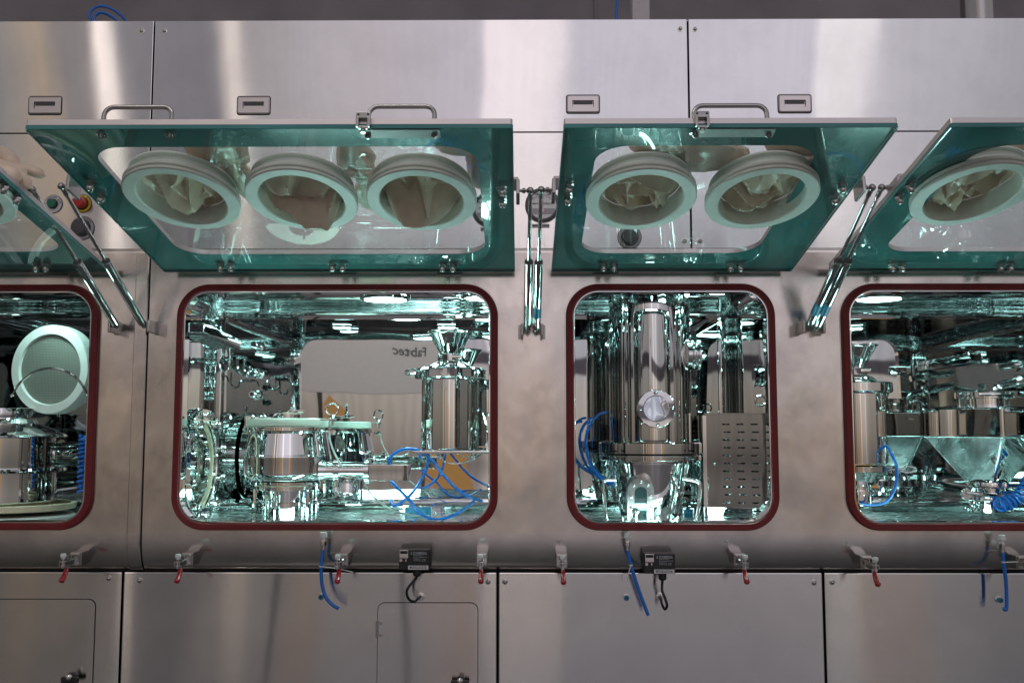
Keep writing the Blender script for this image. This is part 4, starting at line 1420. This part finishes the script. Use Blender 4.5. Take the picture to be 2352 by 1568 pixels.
m.build('seal_ring', IVO, tp)
for i in range(10):
    t = 2 * PI * (i + 0.5) / 10
    m = MB()
    c = pc + V((0, math.cos(t) * R * 0.88, math.sin(t) * R * 0.88))
    m.lathe([(0.006, 0), (0.006, 0.006), (0.012, 0.009), (0.015, 0.014), (0.015, 0.020), (0.011, 0.025), (0.004, 0.027)], c, (1, 0, 0), 9)
    m.build('clear_knob', NUT, tp)

# vertical pipe, nozzles, light bar and hook in chamber 1
cp = at(494, 800, 0.80)
for px, py in ((598, 797), (596, 859), (594, 908)):
    c = at(px, py, YB)
    m = MB()
    m.lathe([(0.022, 0), (0.022, 0.012), (0.017, 0.015)], c, (-0.16, -1, 0.05), 6)
    m.lathe([(0.012, 0.012), (0.012, 0.034), (0.016, 0.038), (0.016, 0.062), (0.013, 0.066), (0.008, 0.066), (0.007, 0.05)], c, (-0.16, -1, 0.05), 20)
    nz = m.build('spray_nozzle', CHR, right)
    MB().lathe([(0.0075, 0.0655), (0.0075, 0.0665)], c, (-0.16, -1, 0.05), 14).build('bore', BLK, nz)
xl = -1.235
m = MB()
a, b = at(436, 752, 0.10), at(523, 792, 0.42)
dirv = (b - a).normalized()
q = dirv.to_track_quat('Y', 'Z').to_matrix().to_4x4()
Mx = Matrix.Translation((a + b) / 2) @ q
m.box((0, 0, 0), (0.10, (b - a).length, 0.034), 0.003, Mx)
bar = m.build('light_bar', CHR, right)
m = MB()
for i in range(7):
    m.box((0.0, -0.12 + i * 0.04, -0.019), (0.08, 0.022, 0.004), 0.001, Mx)
m.build('bar_grille', HW, bar)
m = MB()
g = lambda px, py, Y=0.30: at(px, py, Y)
m.tube([g(436, 845), g(441, 832), g(450, 826), g(462, 826), g(478, 826), g(492, 827), g(502, 834), g(505, 846), g(514, 852), g(523, 846), g(527, 830), g(527, 800)], 0.004, 10, smooth=5)
m.cyl(g(456, 826), g(480, 826), 0.008, n=12)
tag(m.build('wire_hook', CHR), 'bent steel hook hanging under the light bar at upper left', 'hook')
m = MB()
m.tube([at(545, 815, 0.8), at(545, 845, 0.8), at(551, 858, 0.8), at(561, 861, 0.8), at(571, 856, 0.8), at(576, 840, 0.8)], 0.004, 10, smooth=6)
m.build('wall_hook', CHR, right)

# ------------------------------------------------------------------ window 2: tall filter column
YK = 0.26
col = empty('filter_column', (xx(1492, YK), YK, ZC0), 'tall polished steel filter column with a round sight glass in the middle window', 'filter column')
lat(MB(), 1492, YK, [(93, 1015), (93, 660)], 72).build('column_body', CHR, col)
lat(MB(), 1493, YK, [(112, 1041), (116, 1039.5), (116, 1017), (113, 1015)], 72).build('upper_flange', CHR, col)
lat(MB(), 1493, YK, [(106, 1043.5), (106, 1041)], 72).build('gasket_line', BLK, col)
lat(MB(), 1493, YK, [(112, 1056), (115, 1054.5), (115, 1046), (112, 1043.5)], 72).build('lower_flange', CHR, col)
lat(MB(), 1493, YK, [(60, 1225), (64, 1200), (90, 1062), (90, 1056)], 72).build('hopper_cone', CHR, col)
YT2 = YK - 0.155
m = MB()
lat(m, 1498, YT2, [(40, 1015), (41.5, 1012), (41.5, 726), (40, 720), (36, 716), (28, 713), (20, 712)], 56)
m.build('front_tube', CHR, col)
sg = at(1508, 938, YT2 - 0.075)
ax = (0.05, -1, 0.02)
r = 44 * k(YT2 - 0.08)
m = MB()
m.lathe([(r * 0.96, -0.05), (r, -0.012), (r, -0.002), (r * 0.97, 0.0), (r * 0.70, 0.0), (r * 0.66, -0.003)], sg, ax, 56, cap0=False, cap1=False)
sgo = m.build('sight_glass', CHR, col)
MB().lathe([(r * 0.66, -0.006), (r * 0.66, -0.003)], sg, ax, 48).build('glass_disc', CGL, sgo)
for t in range(4):
    aa = t * PI / 2 + 0.05
    m = MB()
    ringnut(m, sg + V((math.cos(aa) * r * 0.83, -0.001, math.sin(aa) * r * 0.83)), ax, 0.0055)
    m.build('flange_bolt', NUT, sgo)
m = MB()
c = at(1592, 818, YK)
m.cyl((c.x - 0.03, YK - 0.05, c.z), (c.x + 0.012, YK - 0.05, c.z), 0.042, n=32)
m.lathe([(0.05, 0), (0.052, 0.003), (0.052, 0.009), (0.05, 0.012)], (c.x + 0.002, YK - 0.05, c.z), (1, 0, 0), 32)
m.lathe([(0.05, 0), (0.052, 0.003), (0.052, 0.009), (0.05, 0.012)], (c.x - 0.016, YK - 0.05, c.z), (1, 0, 0), 32)
m.build('side_port', CHR, col)
# arched inspection window on the cone
tiltM = 0.20
wc = at(1471, 1150, YK - 0.135)
ux, uz = V((1, 0, 0)), V((0, -0.19, 1)).normalized()
un = V((0, -1, -0.19)).normalized()
def arch(w, top, bot, n=14):
    pts = [(w, bot), (w, top)]
    for i in range(1, n):
        t = PI * i / n
        pts.append((w * math.cos(t), top + w * math.sin(t)))
    pts += [(-w, top), (-w, bot)]
    return pts
fn = lambda u, v, q: wc + ux * u + uz * v + un * q
o = arch(0.043, 0.036, -0.10)
i_ = arch(0.021, 0.030, -0.10)
m = MB()
full = o + i_[::-1]
n = len(full)
tri = tessellate_polygon([[V((p[0], p[1], 0)) for p in full]])
m.add([fn(p[0], p[1], 0.010) for p in full] + [fn(p[0], p[1], -0.05) for p in full], [tuple(t) for t in tri] + [(i, (i + 1) % n, (i + 1) % n + n, i + n) for i in range(n)])
aw = m.build('inspection_window', EDGE, col)
m = MB()
o2 = arch(0.0205, 0.0295, -0.10)
n = len(o2)
m.add([fn(p[0], p[1], 0.0) for p in o2] + [fn(p[0], p[1], -0.004) for p in o2], [tuple(range(n)), tuple(range(n, 2 * n))[::-1]])
m.build('dark_glass', DGL, aw)
for u, v in ((-0.033, -0.06), (-0.033, -0.02), (-0.032, 0.02), (-0.024, 0.056), (0.0, 0.068), (0.024, 0.056), (0.032, 0.02), (0.033, -0.02), (0.033, -0.06)):
    m = MB()
    ringnut(m, fn(u, v, 0.010), un, 0.0058)
    m.build('window_bolt', NUT, aw)
for pts in (((1415, 1101), (1392, 1102), (1386, 1108), (1387, 1140), (1392, 1180), (1398, 1197), (1412, 1203), (1426, 1203)),
            ((1567, 1098), (1590, 1102), (1606, 1108), (1608, 1122), (1605, 1160), (1600, 1190), (1592, 1197), (1572, 1198), (1553, 1194))):
    MB().tube([at(p[0], p[1], YK - 0.10) for p in pts], 0.0062, 12, smooth=4).build('side_handle', CHR, col)
# small fittings at the foot
m = MB()
for px, py, dx in ((1538, 1188, 0.03), (1440, 1186, -0.02), (1452, 1176, 0.02)):
    c = at(px, py, YK - 0.17)
    m.lathe([(0.010, 0), (0.013, 0.006), (0.013, 0.016), (0.009, 0.018), (0.009, 0.035), (0.012, 0.037), (0.012, 0.045)], c + V((0, 0, -0.03)), (dx * 12, -0.4, 1), 14)
m.build('foot_fitting', CHR, col)
m = MB()
g = lambda p, d: at(2000 / 1.7415 + p[0] / 1.426 / 1.7415, 1080 / 1.7415 + p[1] / 1.426 / 1.7415, 0.30 + d)
pts = [(612, 808), (575, 818), (535, 850), (503, 905), (490, 970), (497, 1040), (520, 1105), (565, 1165), (610, 1200), (655, 1222)]
tag(MB().tube([g(p, 0.0) for p in pts], 0.0054, 10, smooth=5).build('air_hose', BLU), 'blue tube bowed out from the column, nearer its flange', 'hose', 'blue tubes beside the column')
pts = [(560, 842), (520, 850), (478, 885), (456, 950), (458, 1010), (478, 1080), (520, 1140), (575, 1190), (620, 1218), (655, 1232)]  # second tube stands in for the first one's reflection
tag(MB().tube([g(p, 0.10) for p in pts], 0.0054, 10, smooth=5).build('air_hose', BLU), 'blue tube put in as the reflection of the one bowed from the column', 'hose', 'blue tubes beside the column')

# perforated box
YX = 0.30
a, b = at(1622, 952, YX), at(1790, 1215, YX)
w, h = b.x - a.x, a.z - b.z
holes = []
CB, SB = math.cos(0.27), -math.sin(-0.27)
rows_, cols_ = 13, 4
for r_ in range(rows_):
    for c_ in range(cols_):
        u = w * (0.27 + 0.195 * c_) + (0.004 if r_ % 2 else 0)
        v = h - h * (0.085 + 0.068 * r_)
        holes.append([(u + p[0], v + p[1]) for p in rr(-0.0125, 0.0125, -0.0028, 0.0028, 0.0026, 4)][::-1])
m = MB().plate([(0, 0), (w, 0), (w, h), (0, h)], holes, lambda u, v, q: V((a.x + u * CB - q * SB, YX - u * SB + q * CB, b.z + v)), 0.0, 0.003)
gp = m.build('perforated_box', CHR)
tag(gp, 'mirror steel box with rows of slots at the right of the middle window', 'box')
m = MB()
m.span((a.x - 0.014, YX - 0.004, b.z), (a.x - 0.0005, YX + 0.26, a.z - 0.002), 0.001)
m.span((a.x + 0.002, YX + 0.006, b.z), (a.x + w * 0.9, YX + 0.26, b.z + 0.004))
m.build('side_panel', CHR, gp)
MB().plate([(-0.008, -0.008), (w + 0.004, -0.008), (w + 0.004, 0.24), (-0.008, 0.24)], [], lambda u, v, q: V((a.x + u * CB + v * SB, YX - u * SB + v * CB, a.z + q)), 0.0005, 0.005).build('top_lip', CHR, gp)
m = MB()
ringnut(m, V((a.x + 0.025, YX, a.z - 0.43 * h)), (0, -1, 0), 0.006)
m.build('bolt', NUT, gp)
c = at(1748, 920, 0.30)
m = MB()
m.lathe([(0.016, -0.05), (0.017, -0.03), (0.017, 0.0), (0.014, 0.004)], (c.x + 0.028, 0.30, c.z), (-1, 0, 0), 20)
m.build('valve_stub', CHR, right)
m = MB()
m.tube([V((c.x - 0.004 + 0.018 * math.cos(t * PI / 10), 0.29, c.z + 0.018 * math.sin(t * PI / 10))) for t in range(20)], 0.0035, 10, closed=True)
tag(m.build('ring_pull', CHR), 'small steel ring pull on the right wall of the middle window', 'ring')

# ------------------------------------------------------------------ window 3: square bin standing on its corner
YQ = 0.42
cx_, cy_ = xx(2262, YQ), YQ
bin_ = empty('steel_bin', (cx_, cy_, ZC0), 'square mirror steel bin tapering to a clamped outlet in the right-hand window', 'bin')
rot = math.radians(35)
hw_ = 0.150
def sq(hw, z, rc=0.012):
    o = rr(-hw, hw, -hw, hw, rc, 4)
    return [V((cx_ + p[0] * math.cos(rot) - p[1] * math.sin(rot), cy_ + p[0] * math.sin(rot) + p[1] * math.cos(rot), z)) for p in o]
z0, z1, z2, z3 = zz(1105, YQ), zz(1003, YQ - 0.15), zz(938, YQ - 0.15), zz(930, YQ)
m = MB().loops([sq(0.052, z0), sq(0.058, z0 + 0.002), sq(hw_ - 0.001, z1 - 0.004), sq(hw_ + 0.006, z1), sq(hw_ + 0.006, z1 + 0.003), sq(hw_, z1 + 0.004), sq(hw_, z2 - 0.002), sq(hw_ + 0.004, z2), sq(hw_ + 0.002, z2 + 0.003), sq(0.08, z3)], True, True, True)
m.build('bin_body', CHR, bin_)
m = MB()
m.lathe([(0.085, z3 - 0.006), (0.085, z3 + 0.022), (0.098, z3 + 0.024), (0.098, z3 + 0.044), (0.094, z3 + 0.047), (0.03, z3 + 0.05)], (cx_, cy_, 0), (0, 0, 1), 48)
m.build('lid', CHR, bin_)
m = MB()
m.lathe([(0.010, 0), (0.008, 0.006), (0.016, 0.022), (0.013, 0.024)], (cx_ - 0.02, cy_ - 0.03, z3 + 0.05), (0, 0, 1), 16)
m.tube([(cx_ - 0.06, cy_ - 0.09, z3 + 0.036), (cx_ + 0.0, cy_ - 0.105, z3 + 0.036), (cx_ + 0.06, cy_ - 0.09, z3 + 0.030)], 0.007, 10)
m.build('lid_clamp', CHR, bin_)
m = MB()
m.lathe([(0.054, 0.002), (0.068, 0), (0.070, -0.004), (0.070, -0.016), (0.066, -0.020), (0.056, -0.022), (0.056, -0.036), (0.088, -0.040), (0.090, -0.062), (0.086, -0.066), (0.064, -0.068), (0.064, -0.09), (0.08, -0.093), (0.08, -0.105)], (cx_, cy_, z0), (0, 0, 1), 48)
m.build('outlet_flange', CHR, bin_)
m = MB()
m.tube([(cx_ + 0.03, cy_ - 0.085, z0 - 0.052), (cx_ - 0.05, cy_ - 0.105, z0 - 0.042), (cx_ - 0.13, cy_ - 0.11, z0 - 0.032)], 0.008, 10)
m.lathe([(0.018, -0.007), (0.021, 0), (0.018, 0.007)], (cx_ - 0.125, cy_ - 0.105, z0 - 0.038), (0, 1, 0), 18)
m.tube([(cx_ + 0.03, cy_ - 0.07, z0 - 0.010), (cx_ + 0.10, cy_ - 0.06, z0 - 0.014)], 0.008, 10)
m.build('outlet_clamp', CHR, bin_)


def coil(pts, R_, turns, r, sub=14):
    P = spline([V(p) for p in pts], 60)
    n = turns * sub
    out = []
    up = None
    for i in range(n + 1):
        f = i / n * (len(P) - 1)
        j = min(int(f), len(P) - 2)
        p = P[j].lerp(P[j + 1], f - j)
        t = (P[j + 1] - P[j]).normalized()
        if up is None:
            up = t.orthogonal().normalized()
        up = (up - t * up.dot(t)).normalized()
        a = 2 * PI * i / sub
        out.append(p + up * math.cos(a) * R_ + t.cross(up) * math.sin(a) * R_)
    return out


g = lambda px, py, Y=0.30: at(px, py, Y)
m = MB().tube(coil([g(2375, 1075), g(2362, 1110), g(2335, 1145), g(2300, 1158), (cx_ + 0.06, cy_ - 0.03, z0 - 0.05)], 0.021, 17, 0.004), 0.0052, 8)
tag(m.build('coiled_hose', BLU), 'blue coiled hose at the outlet of the square bin', 'hose')
m = MB()
c = at(2335, 838, 0.45)
m.cyl(c + V((-0.07, 0, -0.008)), c + V((0.12, 0, 0.022)), 0.014, n=18)
m.lathe([(0.02, -0.012), (0.024, 0), (0.02, 0.012)], c, (1, 0, 0.15), 18)
m.cyl(c + V((-0.07, -0.01, -0.075)), c + V((0.12, -0.01, -0.035)), 0.016, n=18)
m.lathe([(0.022, -0.012), (0.027, 0), (0.022, 0.012)], c + V((0.0, -0.01, -0.06)), (1, 0, 0.15), 18)
m.tube([c + V((-0.02, 0, -0.06)), c + V((-0.075, 0, -0.085)), c + V((-0.09, 0.02, -0.13)), c + V((-0.085, 0.05, -0.20))], 0.010, 12, smooth=5)
tag(m.build('pipe_fitting', CHR), 'steel pipe fittings at the top right of the right-hand window', 'pipe')
m = MB()
a, b = at(2120, 842, 0.72), at(2242, 822, 0.50)
dirv = (b - a).normalized()
Mx = Matrix.Translation((a + b) / 2) @ dirv.to_track_quat('Y', 'Z').to_matrix().to_4x4()
m.box((0, 0, 0), (0.07, (b - a).length, 0.036), 0.003, Mx)
m.build('light_bar', CHR, right)  # bar added in place of a light fixture's mirror image

# ------------------------------------------------------------------ left window: sieve, pot, ring, coil
YS = 0.26
sc = at(113, 848, YS)
ax = V((-0.22, -1.0, -0.02)).normalized()
Rr = 103 * k(YS)
q = ax.to_track_quat('Z', 'Y').to_matrix()
sv = empty('sieve', sc, 'white-rimmed round sieve leaning at the back of the left window', 'sieve')
m = MB()
m.lathe([(Rr * 0.99, -0.06), (Rr, -0.05), (Rr, -0.006), (Rr * 0.98, 0), (Rr * 0.80, 0.0), (Rr * 0.785, -0.006), (Rr * 0.785, -0.06)], sc, ax, 72, closed=True)
m.build('rim', PTFE, sv)
m = MB()
m.lathe([(Rr * 0.79, -0.016), (Rr * 0.79, -0.012), (Rr * 0.4, -0.010), (Rr * 0.02, -0.008)], sc, ax, 64)
m.build('wire_cloth', WIRE, sv)
m = MB()
pts = [at(27, 908, YS - 0.09), at(45, 880, YS - 0.1), at(75, 856, YS - 0.11), at(112, 846, YS - 0.115), at(150, 852, YS - 0.11), at(180, 872, YS - 0.1), at(203, 908, YS - 0.09)]
m.tube(pts, 0.0042, 10, smooth=6)
m.sphere(pts[0], 0.007, 10)
m.build('bail_handle', CHR, sv)

YO = 0.28
pot = empty('pot', (xx(22, YO), YO, ZC0), 'clamped stack of polished steel pots at the left edge of the left window', 'pot')
lat(MB(), 8, YO, [(106, 1162), (110, 1160), (110, 1086), (108, 1084)], 64).build('lower_pot', CHR, pot)
lat(MB(), 8, YO, [(112, 1084), (132, 1082), (134, 1078), (132, 1074), (112, 1072)], 64).build('clamp_rim', CHR, pot)
lat(MB(), 8, YO, [(110, 1072), (110, 1006)], 64).build('upper_pot', CHR, pot)
lat(MB(), 8, YO, [(112, 1006), (134, 1003), (136, 1000), (132, 997), (74, 972), (66, 962)], 64).build('cone_lid', CHR, pot)
lat(MB(), 8, YO, [(60, 964), (60, 956), (66, 946), (72, 938), (70, 937)], 48).build('collar', CHR, pot)
m = MB()
zk = zz(1078, YO)
xk = xx(10, YO)
m.tube([V((xk + 0.03 * math.cos(t * PI / 10), YO - 0.215 + 0.004 * math.sin(t), zk + 0.018 * math.sin(t * PI / 10))) for t in range(20)], 0.0045, 8, closed=True)
m.build('clamp_loop', CHR, pot)
m = MB()
lat(m, 30, YO - 0.03, [(128, 1170), (132, 1168), (134, 1156), (130, 1154), (120, 1156)], 64, cap0=True, cap1=False)
tag(m.build('ring_gasket', IVO), 'cream ring gasket lying under the steel pots', 'gasket')
m = MB()
lat(m, 22, YO - 0.06, [(140, 1200), (142, 1196), (142, 1184), (138, 1182)], 64)
tag(m.build('base_plate', WHT), 'round white base plate on the floor of the left window', 'plate')
m = MB().tube(coil([g(193, 1000, 0.2), g(190, 1060, 0.2), g(188, 1128, 0.2)], 0.013, 12, 0.004, 12), 0.005, 8)
tag(m.build('coiled_hose', BLU), 'blue coiled hose hanging at the right rim of the left window', 'hose')
m = MB()
c = at(140, 1042, 0.55)
m.lathe([(0.045, 0), (0.045, 0.25)], (c.x - 0.02, 0.55, c.z), (1, 0, 0), 32)
m.lathe([(0.055, 0), (0.055, 0.02)], (c.x - 0.02, 0.55, c.z), (1, 0, 0), 32)
m.build('side_duct', CHR, left)

# ------------------------------------------------------------------ sign behind the photographer, seen mirrored in the chamber
sy = -6.0
sd_ = (at(935, 812, YB) - CAM).normalized()
tt = (YB + D + YB - sy) / sd_.y
vp = CAM + sd_ * tt
m = MB()
m.span((vp.x - 1.15, sy - 0.05, vp.z - 0.42), (vp.x + 0.35, sy, vp.z + 0.13), 0.004)
sb = m.build('sign_board', BOARD)
tag(sb, 'white sign board lettered Fabtec, seen mirrored in the back of the widest window', 'sign')
m = MB()
vs, fs = text_geo('Fabtec', 0.145, True)
m.add([V((vp.x - p.x, sy + 0.001 + p.z, vp.z + p.y)) for p in vs], fs)
m.build('lettering', DGRY, sb)
m = MB()
m.span((vp.x - 1.0, sy - 0.04, 0.0), (vp.x - 0.95, sy - 0.01, vp.z - 0.4))
m.span((vp.x + 0.15, sy - 0.04, 0.0), (vp.x + 0.2, sy - 0.01, vp.z - 0.4))
m.build('leg', HW, sb)

# ------------------------------------------------------------------ light
wd = bpy.data.worlds.new('World')
SC.world = wd
wd.use_nodes = True
nt = wd.node_tree
bg = nt.nodes['Background']
tc = N(nt, 'ShaderNodeTexCoord')
sep = N(nt, 'ShaderNodeSeparateXYZ')
L(nt, tc.outputs['Generated'], sep.inputs[0])


def M_(op, a, b=None, c=None):
    n = N(nt, 'ShaderNodeMath', operation=op)
    for i, v_ in enumerate((a, b, c)):
        if v_ is None:
            continue
        if isinstance(v_, (int, float)):
            n.inputs[i].default_value = v_
        else:
            L(nt, v_, n.inputs[i])
    return n.outputs[0]


def ramp(fac, stops, interp='LINEAR'):
    r = N(nt, 'ShaderNodeValToRGB')
    r.color_ramp.interpolation = interp
    e = r.color_ramp.elements
    while len(e) < len(stops):
        e.new(0.5)
    for i, (p, c) in enumerate(stops):
        e[i].position = p
        e[i].color = tuple(c) + (1,)
    L(nt, fac, r.inputs['Fac'])
    return r.outputs['Color']


el = M_('MULTIPLY', M_('ARCSINE', sep.outputs['Z']), 180 / PI)
az = M_('MULTIPLY', M_('ARCTAN2', sep.outputs['X'], M_('MULTIPLY', sep.outputs['Y'], -1.0)), 180 / PI)
elf = M_('MULTIPLY_ADD', el, 0.01, 0.4)       # -40..60 deg
E = lambda d: (d + 40) / 100
base = ramp(elf, [(E(-40), (0.030, 0.029, 0.030)), (E(-20), (0.060, 0.060, 0.063)), (E(-9), (0.095, 0.094, 0.098)), (E(-5.7), (0.080, 0.075, 0.074)), (E(-4.7), (0.30, 0.27, 0.25)), (E(-3.3), (0.42, 0.37, 0.34)),
                  (E(-1.7), (0.27, 0.235, 0.215)), (E(-0.2), (0.48, 0.41, 0.36)), (E(2), (0.66, 0.57, 0.50)), (E(4.2), (0.64, 0.60, 0.63)), (E(14), (0.92, 0.855, 0.92)), (E(30), (0.92, 0.86, 0.93)), (E(50), (0.38, 0.37, 0.39))])
azf = M_('MULTIPLY_ADD', az, 1 / 80, 0.5)      # -40..40 deg
# bright bands painted into the world colour by angle off y-z, streaking the steel
sxf = M_('MULTIPLY_ADD', M_('MULTIPLY', M_('ARCSINE', sep.outputs['X']), 180 / PI), 1 / 80, 0.5)
A = lambda d: (d + 40) / 80
azc = ramp(sxf, [(A(-40), (0.40, 0.41, 0.41)), (A(-28), (0.34, 0.36, 0.35)), (A(-25.2), (0.62, 0.52, 0.38)), (A(-24.4), (0.36, 0.35, 0.33)), (A(-22.6), (0.40, 0.38, 0.35)), (A(-22.2), (1.70, 1.56, 1.36)), (A(-21.4), (1.62, 1.50, 1.30)), (A(-20.9), (0.34, 0.34, 0.34)), (A(-17.0), (0.31, 0.31, 0.32)),
                 (A(-16.0), (1.15, 1.06, 0.92)), (A(-15.4), (1.15, 1.06, 0.92)), (A(-14.9), (0.56, 0.55, 0.53)), (A(-9), (0.74, 0.72, 0.71)), (A(-1.85), (0.86, 0.84, 0.88)), (A(-1.65), (1.45, 1.38, 1.33)),
                 (A(1.9), (1.42, 1.36, 1.31)), (A(2.1), (0.88, 0.88, 0.92)), (A(14.5), (0.94, 0.94, 0.99)), (A(16.5), (0.92, 0.92, 0.97)), (A(16.7), (1.32, 1.32, 1.27)), (A(19.0), (1.30, 1.30, 1.25)), (A(19.3), (0.84, 0.85, 0.87)), (A(26), (0.60, 0.62, 0.63)), (A(40), (0.5, 0.5, 0.5))])
pleat = M_('MULTIPLY_ADD', M_('SINE', M_('MULTIPLY', sxf, 80 * 9.5)), 0.06, 0.97)
mul = N(nt, 'ShaderNodeMix', data_type='RGBA', blend_type='MULTIPLY')
mul.inputs[0].default_value = 1.0
L(nt, base, mul.inputs[6])
L(nt, azc, mul.inputs[7])
vm = N(nt, 'ShaderNodeVectorMath', operation='SCALE')
L(nt, mul.outputs[2], vm.inputs[0])
L(nt, pleat, vm.inputs['Scale'])
col_ = vm.outputs[0]
# a dark roof beam and a cable across the hall
beam = M_('ADD', el, M_('MULTIPLY', M_('SINE', M_('MULTIPLY', az, 0.035)), 0.45))
bm_ = ramp(M_('MULTIPLY_ADD', beam, 0.1, 0.0), [(0.0, (1, 1, 1)), (0.315, (1, 1, 1)), (0.33, (0.16, 0.15, 0.17)), (0.40, (0.16, 0.15, 0.17)), (0.415, (1, 1, 1))])
mul2 = N(nt, 'ShaderNodeMix', data_type='RGBA', blend_type='MULTIPLY')
mul2.inputs[0].default_value = 1.0
L(nt, col_, mul2.inputs[6])
L(nt, bm_, mul2.inputs[7])
# timber crates stacked low across the hall
wn = N(nt, 'ShaderNodeTexNoise', Scale=9.0, Detail=3.0)
L(nt, tc.outputs['Generated'], wn.inputs['Vector'])
wob = M_('SUBTRACT', wn.outputs['Fac'], 0.5)
wood = ramp(M_('MULTIPLY_ADD', wob, 0.12, azf), [(0.0, (0, 0, 0)), (A(-12.5), (1, 1, 1)), (A(-10.8), (0, 0, 0)), (A(-5.5), (1, 1, 1)), (A(-2.2), (0, 0, 0)), (A(20), (1, 1, 1)), (A(22), (0, 0, 0))], 'CONSTANT')
wel = ramp(M_('ADD', M_('MULTIPLY_ADD', el, 0.1, 0.5), M_('MULTIPLY', wob, 0.9)), [(0.0, (0, 0, 0)), (0.10, (1, 1, 1)), (0.58, (0, 0, 0))], 'CONSTANT')
wm = M_('MULTIPLY', wood, wel)
mix3 = N(nt, 'ShaderNodeMix', data_type='RGBA')
L(nt, wm, mix3.inputs[0])
L(nt, mul2.outputs[2], mix3.inputs[6])
mix3.inputs[7].default_value = (0.40, 0.21, 0.075, 1)
# the half of the hall beyond the machine is dim
back = ramp(M_('MULTIPLY_ADD', sep.outputs['Y'], 0.5, 0.5), [(0.5, (1, 1, 1)), (0.62, (0.8, 0.8, 0.82))])
mul4 = N(nt, 'ShaderNodeMix', data_type='RGBA', blend_type='MULTIPLY')
mul4.inputs[0].default_value = 1.0
L(nt, mix3.outputs[2], mul4.inputs[6])
L(nt, back, mul4.inputs[7])
L(nt, mul4.outputs[2], bg.inputs['Color'])
bg.inputs['Strength'].default_value = 1.0

la = bpy.data.lights.new('board_fill_light', 'AREA')  # added light, out of view, that brightens the mirrored sign board
la.shape = 'RECTANGLE'
la.size, la.size_y = 2.4, 0.4
la.energy = 110
la.color = (1.0, 0.93, 0.88)
lo = bpy.data.objects.new('board_fill_light', la)
COL.objects.link(lo)
lo.location = (vp.x, -2.2, 4.6)
lo.rotation_euler = (V((vp.x, sy, 1.6)) - lo.location).to_track_quat('-Z', 'Y').to_euler()

# ------------------------------------------------------------------ render settings
SC.render.engine = 'CYCLES'
SC.view_settings.view_transform = 'Standard'
SC.view_settings.look = 'None'
SC.view_settings.exposure = 0
SC.view_settings.gamma = 1
cy = SC.cycles
cy.max_bounces = 14
cy.glossy_bounces = 8
cy.diffuse_bounces = 3
cy.transmission_bounces = 6
cy.transparent_max_bounces = 16
cy.caustics_reflective = True
cy.caustics_refractive = False
cy.blur_glossy = 0.3
cy.sample_clamp_indirect = 14.0
cy.sample_clamp_direct = 0
cy.use_denoising = True
cy.denoiser = 'OPENIMAGEDENOISE'
cy.use_adaptive_sampling = True
cy.adaptive_threshold = 0.015
